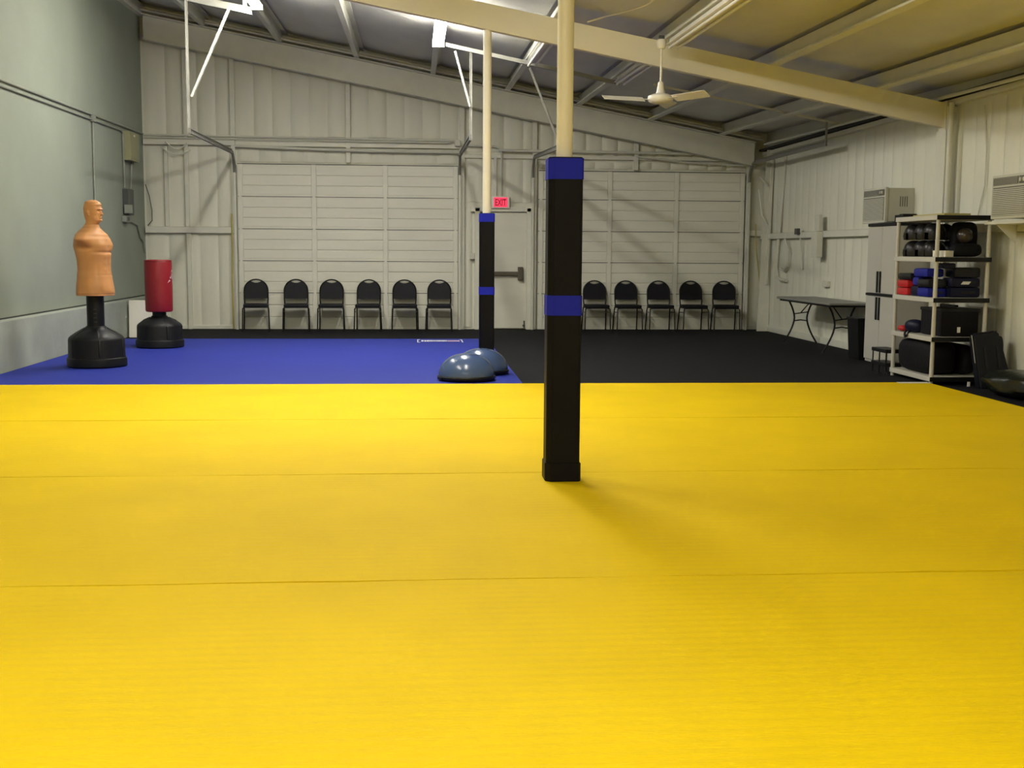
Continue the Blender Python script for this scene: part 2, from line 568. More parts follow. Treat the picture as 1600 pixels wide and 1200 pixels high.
def overhead_door(name, label, x0, x1, ztop):
    d = struct_empty(name, label)
    w_ = x1-x0
    lines = [0.0, 0.655, 1.225, 1.79, 2.36, ztop]
    st = 0.085
    for k in range(5):
        z0, z1 = lines[k]+0.005, lines[k+1]-0.005
        sec = MB()
        sec.bb(x0, x1, YB-0.075, YB-0.055, z0, z1)
        so = sec.build('section', 'doorpaint', d)
        # rails
        MB().bb(x0, x1, YB-0.089, YB-0.07, z0-0.001, z0+0.034).build('rail', 'doorpaint', so)
        MB().bb(x0, x1, YB-0.089, YB-0.07, z1-0.034, z1-0.002).build('rail', 'doorpaint', so)
        MB().bb(x0, x1, YB-0.08, YB-0.056, z1-0.002, z1+0.012).build('joint', 'blackgap', so)
        xs = [x0, x0+w_*0.343, x0+w_*0.667, x1]
        for i, xx in enumerate(xs):
            a = xx if i == 0 else (xx-st if i == 3 else xx-st/2)
            MB().bb(a, a+st, YB-0.105, YB-0.07, z0, z1, bevel=0.005).build('stile', 'doorpaint', so)
            if k > 0 and i not in (9,):
                MB().bb(a+0.02, a+st-0.02, YB-0.112, YB-0.10, z0-0.035, z0+0.035, bevel=0.003).build('hinge', 'doorpaint', so)
        # three ribbed panels
        for i in range(3):
            a, b = xs[i]+(st if i == 0 else st/2)+0.004, xs[i+1]-(st if i == 2 else st/2)-0.004
            za, zb = z0+0.034, z1-0.034
            h = zb-za
            prof = [(0, 0.009), (0.02, 0.013), (0.29, 0.010), (0.31, 0.0), (0.34, 0.013), (0.66, 0.010), (0.68, 0.0), (0.71, 0.013), (0.97, 0.013), (1, 0.009)]
            pts = [(a, YB-0.076-dy, za+h*v) for v, dy in prof]+[(a, YB-0.07, zb), (a, YB-0.07, za)]
            MB().prism(pts, (b-a, 0, 0)).build('panel', 'doorpaint', so)
    return d


D1X = (-3.13, 0.77)
D2X = (2.23, 6.03)
d1 = overhead_door('door_1', 'pale painted overhead door to the left of the exit door', *D1X, 2.93)
d2 = overhead_door('door_2', 'pale painted overhead door to the right of the exit door', *D2X, 2.87)


def track(d, x, side, zt_, yend, zend, hang_top, diag, mt='trackgrey'):
    """side=+1: channel opens to the right. Vertical track, bend, horizontal track and hangers."""
    m = MB()
    m.bb(x-0.02, x+0.02, YB-0.16, YB-0.09, 0, zt_-0.32)
    m.build('vertical_track', 'steel', d)
    m = MB()
    pts = [(x, YB-0.125, zt_-0.33)]+[(x, YB-0.125-0.36*(1-cos(a)), zt_-0.33+0.36*sin(a)) for a in [pi/2*i/6 for i in range(1, 7)]]
    z1 = zt_+0.03
    ya = YB-0.125-0.36
    m.tube(pts, 0.026, 6)
    m.build('track_bend', mt, d)
    m = MB()
    for dz0, dz1, dx0, dx1 in ((-0.04, 0.03, -0.005, 0.005), (0.02, 0.03, -0.02, 0.02), (-0.04, -0.03, -0.02, 0.02)):
        m.prism([(x+dx0, ya+0.02, z1+dz0), (x+dx1, ya+0.02, z1+dz0), (x+dx1, ya+0.02, z1+dz1), (x+dx0, ya+0.02, z1+dz1)], (0, yend-ya-0.02, zend-z1))
    m.build('horizontal_track', mt, d)
    if hang_top is not None:
        m = MB()
        m.bb(x-0.018, x+0.018, yend+0.005, yend+0.011, zend-0.05, hang_top)
        m.bb(x-0.018, x-0.012, yend-0.02, yend+0.011, zend-0.05, hang_top)
        m.build('hanger', 'hanger', d)
    if diag is not None:
        (xa, za), (xb, zb) = diag
        m = MB()
        dv = Vector((xb-xa, 0, zb-za))
        nv = Vector((-dv.z, 0, dv.x)).normalized()*0.018
        p, q = Vector((xa, yend-0.03, za)), Vector((xb, yend-0.03, zb))
        m.prism([p-nv, p+nv, q+nv, q-nv], (0, 0.006, 0))
        m.prism([p-nv, p-nv*0.7, q-nv*0.7, q-nv], (0, 0.03, 0))
        m.build('brace', 'steel' if xa < -1 else ('trackgrey' if xa > 1 else 'hanger'), d)


track(d1, -3.17, 1, 3.09, 17.15, 3.09, 5.02, ((-3.12, 3.55), (-2.575, 4.775)))
track(d1, 0.80, -1, 3.09, 17.10, 3.05, 4.24, ((0.79, 3.47), (0.575, 4.24)))
track(d2, 2.12, 1, 3.06, 17.10, 2.95, None, ((2.06, 3.0), (1.64, 4.03)))
track(d2, 6.10, -1, 3.02, 17.30, 3.06, 3.36, None)
# angle iron spanning the purlins that carries the track hangers
m = MB()
m.prism([(0.44, 17.06, 4.30), (0.44, 17.12, 4.30), (0.44, 17.12, 4.355), (0.44, 17.06, 4.355)], (2.50, 0, 2.50*-0.197))
tag(m.build('angle_iron', 'hanger'), 'sloping steel angle under the purlins behind the white columns', 'angle iron')
m = MB()
m.prism([(3.5, 17.4, 3.86), (3.5, 17.44, 3.86), (3.5, 17.44, 3.89), (3.5, 17.4, 3.89)], (2.85, 0, 2.85*-0.187))
tag(m.build('roof_pipe', 'steel'), 'thin sloping pipe under the ceiling beyond the fan', 'pipe')

# ------------------------------------------------------------------ exit door (door 3)
d3 = struct_empty('door_3', 'pale exit door with a push bar between the overhead doors')
MB().bb(1.19, 2.02, YB-0.06, YB-0.02, 0.02, 2.12, bevel=0.004).build('leaf', 'doorpaint', d3)
for x0, x1, z0, z1 in ((1.08, 1.17, 0, 2.20), (2.02, 2.10, 0, 2.20), (1.0, 2.16, 2.13, 2.22)):
    MB().bb(x0, x1, YB-0.11, YB, z0, z1, bevel=0.006).build('frame', 'doorpaint', d3)
MB().bb(1.172, 1.188, YB-0.05, YB-0.01, 0, 2.13).build('gap', 'blackgap', d3)
MB().bb(2.104, 2.118, YB-0.09, YB-0.005, 0.1, 2.12).build('gap', 'blackgap', d3)
MB().bb(1.17, 1.36, YB-0.10, YB-0.06, 2.09, 2.125).build('closer', 'darkgrey', d3)
pb = MB().bb(1.22, 1.93, YB-0.14, YB-0.085, 0.98, 1.055, bevel=0.012).build('push_bar', 'bronze', d3)
MB().bb(1.86, 1.955, YB-0.15, YB-0.06, 0.90, 1.14, bevel=0.012).build('latch_case', 'bronze', pb)
MB().bb(1.20, 1.27, YB-0.13, YB-0.06, 0.96, 1.07, bevel=0.01).build('end_cap', 'bronze', pb)
MB().bb(1.985-0.012, 1.985+0.012, YB-0.075, YB-0.058, 0.03, 0.16, bevel=0.003).bb(1.955, 2.0, YB-0.08, YB-0.06, 0.06, 0.085).build('foot_bolt', 'darkgrey', d3)

# exit sign
t = thing('exit_sign', 'white lit exit sign with red EXIT lettering above the exit door', 'sign', (1.535, YB-0.11, 2.19))
MB().bb(-0.165, 0.165, -0.05, 0.05, 0, 0.215, bevel=0.008).build('housing', 'exitwhite', t)
MB().bb(-0.12, 0.125, -0.056, -0.045, 0.022, 0.192).build('face_panel', 'exitred', t)
cu = bpy.data.curves.new('letters', 'FONT')
cu.body = 'EXIT'
cu.align_x = 'CENTER'
cu.size = 0.165
cu.extrude = 0.002
cu.offset = 0.0035
tmp = bpy.data.objects.new('letters_tmp', cu)
C.objects.link(tmp)
bpy.context.view_layer.update()
me = bpy.data.meshes.new_from_object(tmp.evaluated_get(bpy.context.evaluated_depsgraph_get()))
bpy.data.objects.remove(tmp)
me.materials.clear()
me.materials.append(M['exitletter'])
lo = bpy.data.objects.new('lettering', me)
C.objects.link(lo)
lo.parent = t
lo.location = (0.0, -0.0585, 0.048)
lo.rotation_euler = (pi/2, 0, 0)
lo.scale = (0.60, 1.0, 1.0)

# ------------------------------------------------------------------ mats on the floor
YE = [12.335, 9.725, 7.31, 4.895, 2.47, 0.05, -2.37]
ML = ['farthest yellow roll mat strip, its back edge along the blue mat', 'second yellow roll mat strip from the blue mat, behind the nearer padded column',
      'third yellow roll mat strip from the blue mat, in front of the nearer padded column', 'nearest yellow roll mat strip, filling the bottom of the picture',
      'yellow roll mat strip under the viewer', 'yellow roll mat strip behind the viewer']
for i in range(6):
    y1, y0 = YE[i], YE[i+1]
    g = 0.006
    cx, cy = (XLS+0.02+5.575)/2, (y0+y1)/2
    hx, hy = (5.575-XLS-0.02)/2, (y1-y0)/2-g
    n = 40
    m = MB()
    # slightly uneven long edges so the joints open and close like rolled-out mats
    pts = []
    for s_ in (-1, 1):
        row = [(-hx+2*hx*k/n, s_*(hy+0.004*sin(k*1.7+i*2.1+s_)+0.003*sin(k*0.53+i)), 0) for k in range(n+1)]
        pts += row if s_ < 0 else row[::-1]
    m.prism(pts, (0, 0, 0.030))
    es = [e for e in m.bm.edges if all(abs(v.co.z-0.030) < 1e-6 for v in e.verts)]
    bmesh.ops.bevel(m.bm, geom=es, offset=0.006, segments=2, affect='EDGES')
    o = m.build('roll_mat', 'yellow')
    o.location = (cx, cy, 0.001)
    tag(o, ML[i], 'mat', 'yellow roll mats')
bmx = MB().bb(-(1.14-XLS-0.02)/2, (1.14-XLS-0.02)/2, -(18.7-12.36)/2, (18.7-12.36)/2, 0, 0.028, bevel=0.006).build('blue_mat', 'blue_mat')
bmx.location = ((1.14+XLS+0.02)/2, (18.7+12.36)/2, 0.001)
tag(bmx, 'large blue mat under the punching dummies, left of the black floor', 'mat')
# printed mark near the back edge of the blue mat: white brackets around a small line of print
m = MB()
bx0, by0 = bmx.location.x, bmx.location.y
zz = 0.0284


def flat(m_, x0, x1, y0, y1):
    m_.bb(x0-bx0, x1-bx0, y0-by0, y1-by0, zz-0.001, zz+0.0006)


flat(m, 0.03, 0.045, 17.95, 18.52)
flat(m, 0.045, 0.075, 17.95, 18.02)
flat(m, 0.045, 0.075, 18.45, 18.52)
flat(m, 0.715, 0.735, 17.95, 18.52)
flat(m, 0.695, 0.715, 18.45, 18.52)
xx = 0.095
while xx < 0.49:
    wd = random.choice((0.010, 0.014, 0.018))
    flat(m, xx, xx+wd, 18.08+random.uniform(0, 0.06), 18.42)
    if random.random() < 0.6:
        flat(m, xx+wd, xx+wd+0.012, 18.20, 18.30)
    xx += wd+random.choice((0.010, 0.013, 0.016))
m.build('printed_mark', 'whiteprint', bmx)
m = MB()
xx = 0.505
while xx < 0.665:
    wd = random.choice((0.018, 0.024))
    flat(m, xx, xx+wd, 18.12, 18.38)
    xx += wd+0.006
m.build('printed_mark', 'pinkprint', bmx)
tp = MB().bb(-0.17, 0.17, -0.05, 0.05, 0, 0.003).build('tape_strip', 'whiteprint')
tp.location = (5.40, 12.28, 0.0315)
tag(tp, 'short white tape strip on the yellow mat corner by the shelf foot', 'tape')


# ------------------------------------------------------------------ padded columns
def padded_column(label, x, y, ph, b1, b2, ztop, pr=0.049, w_=0.205, rot=0.0, foot=True):
    t = thing('padded_column', label, 'column', (x, y, 0.0), rot)
    MB().cyl((0, 0, 0.03), (0, 0, ztop), pr, seg=28).build('post', 'colwhite', t, True)
    m = MB()
    h = w_/2
    c = 0.03
    poly = [(-h+c, -h), (h-0.012, -h), (h, -h+0.012), (h, h-c), (h-c, h), (-h+c, h), (-h, h-c), (-h, -h+c)]
    m.prism([(a, b, 0.032) for a, b in poly], (0, 0, ph-0.032))
    bmesh.ops.bevel(m.bm, geom=list(m.bm.edges), offset=0.005, segments=2, affect='EDGES')
    m.build('pad', 'vinylblack', t, True)
    for z0, z1 in (b1, b2):
        m = MB()
        k = 1.03
        m.prism([(a*k, b*k, z0) for a, b in poly], (0, 0, z1-z0))
        m.build('strap', 'strapblue', t)
    if foot:
        m = MB()
        k = 1.07
        m.prism([(a*k, b*k, 0.032) for a, b in poly], (0, 0, 0.115))
        bmesh.ops.bevel(m.bm, geom=list(m.bm.edges), offset=0.004, segments=2, affect='EDGES')
        m.build('foot_wrap', 'vinylblack', t)
    return t


padded_column('nearer column: white post wrapped in black padding with blue bands, standing on the yellow mat', 0.895, 7.10, 1.985, (1.855, 1.978), (1.045, 1.165), zp(0.9, 7.06)-0.29)
padded_column('farther column: white post wrapped in black padding with blue bands, behind the two half balls', 0.84, 13.87, 1.865, (1.765, 1.86), (0.915, 1.005), zp(0.84, 13.87)-0.29, w_=0.175, foot=False)


# ------------------------------------------------------------------ half balls
def half_ball(label, x, y, rz_):
    t = thing('balance_half_ball', label, 'exercise ball', (x, y, 0.0305), rz_, 'blue balance half balls')
    R_ = 0.305
    prof = [(R_*0.995, 0.055)]
    for i in range(1, 17):
        a = pi/2*i/16
        prof.append((max(R_*cos(a)**0.92, 0.002), 0.055+0.235*sin(a)))
    MB().lathe(prof, seg=48).build('dome', 'bosu', t, True)
    MB().lathe([(0.27, 0.0), (0.305, 0.012), (0.318, 0.03), (0.318, 0.045), (0.308, 0.056)], seg=48).build('base', 'plasticblack', t, True)
    for s_ in (-1, 1):
        MB().box((s_*0.315, 0, 0.03), (0.03, 0.09, 0.025), None, 0.006).build('grip', 'plasticblack', t)
    return t


half_ball('blue half ball nearest the yellow mat edge', 0.555, 12.70, 0.4)
half_ball('blue half ball touching the farther column, partly hidden by the other', 0.752, 13.36, 1.1)


# ------------------------------------------------------------------ freestanding bag bases, dummy, red bag
def bag_base(t, R_=0.34, stem_top=0.8, stem_r=0.10, H_=0.36, zc=0.46):
    def sh(th, r, z):
        # softly six-sided with moulded ridges
        k = 1.0-0.035*abs(sin(3*th))**1.2
        return k if z < H_+0.06 else 1.0
    m = MB()
    m.lathe([(R_*0.96, 0.0), (R_, 0.015), (R_, 0.085), (R_*0.985, 0.105), (R_*0.955, 0.112), (R_*0.945, 0.13), (R_*0.935, H_*0.88), (R_*0.915, H_*0.95), (R_*0.85, H_+0.005), (R_*0.66, H_+0.05), (R_*0.50, H_+0.075), (stem_r*1.25, zc-0.01), (stem_r*1.18, zc), (stem_r*1.1, zc+0.01)], seg=72, shape=sh)
    m.build('base', 'plasticblack', t, True)
    for i in range(6):
        m = MB()
        a = pi/6+0.35+i*pi/3
        d = Vector((cos(a), sin(a), 0))
        n = Vector((-sin(a), cos(a), 0))
        pts = [d*(R_*0.90)+Vector((0, 0, 0.12)), d*(R_*0.90)+Vector((0, 0, H_*0.88)), d*(R_*0.83)+Vector((0, 0, H_-0.012)), d*(R_*0.64)+Vector((0, 0, H_+0.042)), d*(R_*0.38)+Vector((0, 0, zc-0.02))]
        m.tube(pts, 0.017, 6)
        m.build('rib', 'plasticblack', t, True)
    m = MB()
    m.lathe([(stem_r, zc-0.02), (stem_r, stem_top)], seg=28)
    st = m.build('stem', 'plasticblack', t, True)
    for k in range(4):
        if zc+0.08+0.05*k < stem_top-0.05:
            MB().box((0.02, -stem_r+0.002, zc+0.06+0.05*k), (0.035, 0.012, 0.012), None, 0.003).build('height_hole', 'blackgap', st)


def lerp_tab(tab, z):
    if z <= tab[0][0]:
        return tab[0][1:]
    for a, b in zip(tab[:-1], tab[1:]):
        if z <= b[0]:
            u = (z-a[0])/(b[0]-a[0])
            u = u*u*(3-2*u)*0.5+u*0.5
            return tuple(p*(1-u)+q*u for p, q in zip(a[1:], b[1:]))
    return tab[-1][1:]


def dummy_body(t):
    """Armless torso with head as one surface; local +X is the way it faces, +Y its left side."""
    # z, half width (y), depth front, depth back, centre offset x
    tab = [(0.845, 0.205, 0.205, 0.190, 0.00), (0.87, 0.215, 0.212, 0.196, 0.0), (0.95, 0.212, 0.205, 0.192, 0.0), (1.05, 0.200, 0.192, 0.182, 0.0),
           (1.15, 0.188, 0.180, 0.172, 0.0), (1.24, 0.190, 0.180, 0.178, 0.0), (1.34, 0.205, 0.188, 0.190, 0.0), (1.43, 0.218, 0.186, 0.198, 0.0),
           (1.50, 0.212, 0.176, 0.192, -0.005), (1.55, 0.190, 0.152, 0.180, -0.01), (1.60, 0.148, 0.116, 0.148, -0.012), (1.64, 0.100, 0.082, 0.108, -0.010), (1.675, 0.075, 0.070, 0.088, -0.004),
           (1.705, 0.070, 0.085, 0.084, 0.006), (1.722, 0.070, 0.098, 0.092, 0.012), (1.76, 0.076, 0.102, 0.105, 0.012), (1.81, 0.081, 0.102, 0.116, 0.012), (1.86, 0.083, 0.102, 0.118, 0.012),
           (1.90, 0.080, 0.096, 0.110, 0.012), (1.93, 0.068, 0.082, 0.094, 0.008), (1.952, 0.045, 0.055, 0.064, 0.004), (1.961, 0.016, 0.02, 0.022, 0.004)]

    def g(v, c, s):
        return exp(-((v-c)/s)**2)

    def wrap(a):
        return (a+pi) % (2*pi)-pi
    NT, zs = 144, []
    z = 0.845
    while z < 1.66:
        zs.append(z)
        z += 0.009
    while z < 1.9615:
        zs.append(z)
        z += 0.0042
    zs.append(1.961)
    vs, fs = [], []
    for z in zs:
        hw, df, db, cx = lerp_tab(tab, z)
        for i in range(NT):
            th = 2*pi*i/NT
            e = 2.0/2.35 if z < 1.6 else 2.0/2.1
            cxx, sy = cos(th), sin(th)
            ex = (abs(cxx)**e)*(1 if cxx >= 0 else -1)
            ey = (abs(sy)**e)*(1 if sy >= 0 else -1)
            x = cx+ex*(df if cxx >= 0 else db)
            y = ey*hw
            r = 0.0
            a = wrap(th)
            # shoulders: short arm stumps pushing out sideways
            for s_ in (-1, 1):
                d = wrap(th-s_*pi/2)
                r += 0.072*g(d, 0, 0.48)*g(z, 1.50, 0.070 if z > 1.5 else 0.052)
                r -= 0.034*g(d, 0, 0.40)*g(z, 1.405, 0.026)      # armpit shadow
                # chest muscles
                dp = wrap(th-s_*0.50)
                r += 0.016*g(dp, 0, 0.40)*g(z, 1.435, 0.060)
                r -= 0.014*g(dp, 0, 0.50)*g(z, 1.350, 0.014)
                # belly muscles
                da = wrap(th-s_*0.22)
                for zc in (1.30, 1.225, 1.15):
                    r += 0.006*g(da, 0, 0.15)*g(z, zc, 0.026)
                # flank line and hip crease
                r -= 0.008*g(wrap(th-s_*0.80), 0, 0.14)*g(z, 1.10+0.0*s_, 0.10)
                # shoulder blades
                r += 0.012*g(wrap(th-s_*(pi-0.55)), 0, 0.35)*g(z, 1.42, 0.07)
                # collar bones
                r += 0.007*g(wrap(th-s_*0.55), 0, 0.5)*g(z, 1.555, 0.014)
                # ears
                if z > 1.7:
                    r += 0.017*g(wrap(th-s_*(pi/2+0.16)), 0, 0.13)*g(z, 1.815, 0.022)
                    r += 0.010*g(wrap(th-s_*(pi/2+0.12)), 0, 0.10)*g(z, 1.785, 0.012)
                    # cheek bones, eye sockets, jaw corners
                    r += 0.006*g(wrap(th-s_*0.62), 0, 0.22)*g(z, 1.795, 0.018)
                    r -= 0.019*g(wrap(th-s_*0.38), 0, 0.17)*g(z, 1.832, 0.0115)
                    r += 0.014*g(wrap(th-s_*0.34), 0, 0.26)*g(z, 1.853, 0.008)
                    r += 0.006*g(wrap(th-s_*1.05), 0, 0.25)*g(z, 1.745, 0.02)
            # midlines
            r -= 0.010*g(a, 0, 0.08)*g(z, 1.43, 0.07)
            r -= 0.005*g(a, 0, 0.06)*g(z, 1.22, 0.10)
            r -= 0.010*g(abs(a), pi, 0.10)*g(z, 1.32, 0.22)
            # folds and hem of the skirt
            if z < 1.12:
                r += 0.004*sin(th*9+1.0)*(1-(z-0.845)/0.28)
                r += 0.012*g(a, 0.0, 0.5)*g(z, 0.90, 0.06)
                r -= 0.012*g(a, -0.62, 0.20)*g(z, 0.875, 0.05)
            r -= 0.004*g(z, 1.085, 0.008)*max(0, cos(th))
            if z > 1.7:
                # face: brow, nose, lips, chin
                nose = max(0.0, min(1.0, (1.842-z)/0.050)) if z > 1.790 else max(0.0, 1-(1.790-z)/0.010)
                r += 0.034*nose*g(a, 0, 0.125)
                r += 0.006*g(a, 0, 0.5)*g(z, 1.853, 0.009)
                r += 0.008*g(a, 0, 0.24)*g(z, 1.766, 0.006)
                r += 0.008*g(a, 0, 0.22)*g(z, 1.751, 0.006)
                r -= 0.007*g(a, 0, 0.26)*g(z, 1.7585, 0.0035)
                r -= 0.006*g(a, 0, 0.30)*g(z, 1.740, 0.006)
                r += 0.018*g(a, 0, 0.32)*g(z, 1.722, 0.013)
                # moulded hair line, a raised fringe above the forehead
                if abs(a) < 1.2:
                    hl = 1.892+0.010*cos(a*2)
                    r += 0.010/(1+exp(-(z-hl)/0.0018))*g(a, 0, 0.75)
            k = 1+r/max(0.03, sqrt((x-cx)**2+y*y))
            vs.append((cx+(x-cx)*k, y*k, z))
    NZ = len(zs)
    for j in range(NZ-1):
        for i in range(NT):
            fs.append((j*NT+i, j*NT+(i+1) % NT, (j+1)*NT+(i+1) % NT, (j+1)*NT+i))
    fs.append(tuple(range(NT))[::-1])
    fs.append(tuple(range((NZ-1)*NT, NZ*NT)))
    m = MB()
    m._put(vs, fs)
    o = m.build('body', 'skin', t, True)
    # rolled hem
    hem = MB()
    ring = [vs[i] for i in range(0, NT, 3)]
    hem.tube([(x, y, z+0.004) for x, y, z in ring], 0.008, 6, closed=True)
    hem.build('hem', 'skin', o, True)
    return o


t = thing('punching_dummy', 'tan armless human torso dummy on a black base by the left wall', 'punching dummy', (-3.785, 14.30, 0.0305), 0)
bag_base(t, 0.35, 0.86, 0.10, 0.36, 0.47)
holder = dummy_body(t)
holder.rotation_euler = (0, 0, radians(-17))

t = thing('punching_bag', 'red cylindrical freestanding punching bag on a black base near the far left corner', 'punching bag', (-3.635, 17.08, 0.0305), 0.2)
bag_base(t, 0.335, 0.56, 0.095, 0.34, 0.44)
m = MB()
m.lathe([(0.165, 0.505), (0.182, 0.512), (0.188, 0.53), (0.189, 0.70), (0.191, 0.95), (0.190, 1.20), (0.186, 1.225), (0.175, 1.238), (0.12, 1.243), (0.01, 1.243)], seg=48)
bagc = m.build('bag', 'redbag', t, True)


def on_bag(pts, r=0.1925):
    return [Vector((cos(a)*r, sin(a)*r, z)) for a, z in pts]


m = MB()
A0 = radians(-53)
m._put(on_bag([(A0+0.30, 0.98), (A0+0.40, 0.98), (A0+0.70, 1.10), (A0+0.60, 1.10)]), [(0, 1, 2, 3)])
m._put(on_bag([(A0+0.05, 0.915), (A0+0.85, 0.915), (A0+0.85, 0.945), (A0+0.35, 0.945), (A0+0.26, 0.965)]), [(0, 1, 2, 3, 4)])
m._put(on_bag([(A0+0.55, 0.97), (A0+0.62, 0.97), (A0+0.62, 1.06), (A0+0.55, 1.03)]), [(0, 1, 2, 3)])
for f_ in list(m.bm.faces):
    pass
bmesh.ops.solidify(m.bm, geom=list(m.bm.faces), thickness=0.0015)
m.build('logo', 'whiteprint', bagc)
MB().lathe([(0.192, 1.225), (0.1925, 1.228), (0.1885, 1.236)], seg=48).build('piping', 'redbag', bagc, True)

# white board leaning in the corner
t = MB().box((0, 0, 0), (0.46, 0.022, 0.60), rx(radians(-5)), 0.003).build('leaning_board', 'white')
t.location = (-4.36, 19.32, 0.302)
tag(t, 'small white board standing in the corner behind the red punching bag', 'board')


# ------------------------------------------------------------------ stacking chairs
def make_chair():
    t = thing('stacking_chair', 'x', 'chair', (0, 0, 0), 0)
    # local -Y is the front (towards the camera)
    m = MB()
    m.box((0, -0.01, 0.447), (0.43, 0.41, 0.055), None, 0.02)
    m.build('seat', 'chairvinyl', t, True)
    m = MB()
    m.tube([(-0.205, -0.20, 0.415), (0.205, -0.20, 0.415), (0.205, 0.19, 0.415), (-0.205, 0.19, 0.415)], 0.011, 6, closed=True)
    m.build('seat_frame', 'chairframe', t, True)
    # back: arched tube
    tilt = 0.16

    def B(x, z):
        return (x, 0.185+(z-0.45)*tilt, z)
    hw = 0.205
    pts = [B(-hw+0.01, 0.42), B(-hw, 0.55), B(-hw, 0.70)]
    pts += [B(-hw*cos(a), 0.70+0.195*sin(a)) for a in [pi*i/14 for i in range(1, 14)]]
    pts += [B(hw, 0.70), B(hw, 0.55), B(hw-0.01, 0.42)]
    MB().tube(pts, 0.0125, 8).build('back_frame', 'chairframe', t, True)
    # back pad with a dipped top edge that leaves the hand hole
    w_ = 0.193
    out = [(-w_, 0.558), (w_, 0.558), (w_, 0.70)]
    for i in range(1, 6):
        a = i/6*radians(62)
        out.append((w_*cos(a), 0.70+0.183*sin(a)))
    for i in range(0, 9):
        u = 1-2*i/8
        out.append((0.090*u, 0.838+0.025*abs(u)**2.2))
    for i in range(5, 0, -1):
        a = i/6*radians(62)
        out.append((-w_*cos(a), 0.70+0.183*sin(a)))
    out.append((-w_, 0.70))
    m = MB()
    m.prism([Vector(B(x, z))+Vector((0, -0.022, 0)) for x, z in out], (0, 0.036, 0))
    m.build('backrest', 'chairvinyl', t)
    for s_ in (-1, 1):
        MB().tube([(s_*0.205, -0.185, 0.415), (s_*0.222, -0.20, 0.395), (s_*0.232, -0.215, 0.012)], 0.0115, 8).build('leg', 'chairframe', t, True)
        MB().tube([(s_*0.205, 0.175, 0.43), (s_*0.212, 0.20, 0.36), (s_*0.222, 0.285, 0.012)], 0.0115, 8).build('leg', 'chairframe', t, True)
        MB().tube([(s_*0.224, -0.203, 0.345), (s_*0.214, 0.20, 0.330)], 0.008, 6).build('stretcher', 'chairframe', t, True)
        for (x, y) in ((s_*0.232, -0.215), (s_*0.222, 0.285)):
            MB().cyl((x, y, 0.0), (x, y, 0.016), 0.015, seg=10).build('foot_cap', 'plasticblack', t)
    return t


ch0 = make_chair()
ORD = ['leftmost chair of the six before the left overhead door', 'second chair from the left before the left overhead door', 'third chair from the left before the left overhead door',
       'fourth chair from the left before the left overhead door', 'fifth chair from the left before the left overhead door', 'chair nearest the exit door in the left row of six']
LX = [-2.80, -2.10, -1.485, -0.835, -0.185, 0.425]
RX = [2.665, 3.262, 3.842, 4.440, 5.050, 5.645]
ORD2 = ['chair mostly hidden behind the nearer padded column', 'first fully visible chair right of the nearer padded column', 'third chair from the right end of the right row',
        'second chair from the right end of the right row', 'x', 'rightmost chair by the far right corner']
ORD2[2:5] = ['second fully visible chair right of the nearer padded column', 'middle chair of the five in view before the right overhead door', 'second chair from the right end before the right overhead door']
RZL = [0.10, 0.09, 0.02, -0.03, 0.03, -0.04]
RZR = [-0.02, 0.0, 0.01, -0.02, 0.02, -0.10]
for i in range(12):
    c = ch0 if i == 0 else copy_tree(ch0)
    if i < 6:
        c.location = (LX[i], 21.02, 0)
        c.rotation_euler = (0, 0, RZL[i])
        c['label'] = 'black stacking chair, '+ORD[i]
    else:
        c.location = (RX[i-6], 21.04, 0)
        c.rotation_euler = (0, 0, RZR[i-6])
        c['label'] = 'black stacking chair, '+ORD2[i-6]
    c['category'] = 'chair'
    c['group'] = 'black stacking chairs along the back wall'


# ------------------------------------------------------------------ strip lights
def strip_light(label, x, y0, y1, lit, drop=0.0):
    t = thing('strip_light', label, 'light fixture', (x, (y0+y1)/2, zp(x, (y0+y1)/2)-drop-0.012), 0, 'ceiling strip lights')
    t.rotation_euler = (math.atan(SD), 0, 0)
    L = y1-y0
    MB().bb(-0.05, 0.05, -L/2, L/2, -0.055, -0.003, bevel=0.005).build('housing', 'white', t)
    if lit:
        m = MB()
        n = 10
        pts = [(0.078*cos(a), -L/2+0.02, -0.052-0.056*sin(a)) for a in [pi*i/n for i in range(n+1)]]
        m.prism(pts, (0, L-0.04, 0))
        m.build('diffuser', lit, t)
        for e in (-1, 1):
            MB().bb(-0.085, 0.085, e*(L/2-0.018), e*(L/2+0.012), -0.115, -0.045, bevel=0.004).build('end_cap', 'white', t)  # opaque caps added to keep the diffuser ends from lighting the hangers
    else:
        m = MB()
        m.prism([(-0.05, -L/2, -0.055), (0.05, -L/2, -0.055), (0.095, -L/2, -0.075), (0.095, -L/2, -0.079), (-0.095, -L/2, -0.079), (-0.095, -L/2, -0.075)], (0, L, 0))
        m.build('reflector', 'white', t)
        for s_ in (-1, 1):
            MB().cyl((s_*0.05, -L/2+0.03, -0.10), (s_*0.05, L/2-0.03, -0.10), 0.017, seg=10).build('tube', 'tubeoff', t, True)
        m = MB()
        for e in (-1, 1):
            for s_ in (-1, 1):
                m.box((s_*0.05, e*(L/2-0.02), -0.095), (0.03, 0.02, 0.05))
        m.build('socket', 'white', t)
    for s_ in (-1, 1):
        MB().bb(-0.03, 0.03, s_*L/2-0.004, s_*L/2+0.004, -0.06, -0.002).build('end_plate', 'white', t)
    return t


strip_light('lit strip light just behind the roof beam, left of the farther column', 0.335, 14.62, 17.02, 'tube_back')
strip_light('lit strip light at the top left edge of the picture', -2.20, 14.75, 17.15, 'tube_back')
strip_light('unlit strip light behind the roof beam between the two columns', 1.66, 14.55, 16.95, None)
strip_light('unlit strip light behind the roof beam, left of the ceiling fan', 2.93, 14.55, 16.95, None)
strip_light('unlit strip light in front of the roof beam, above the ceiling fan', 2.93, 10.3, 13.45, None)
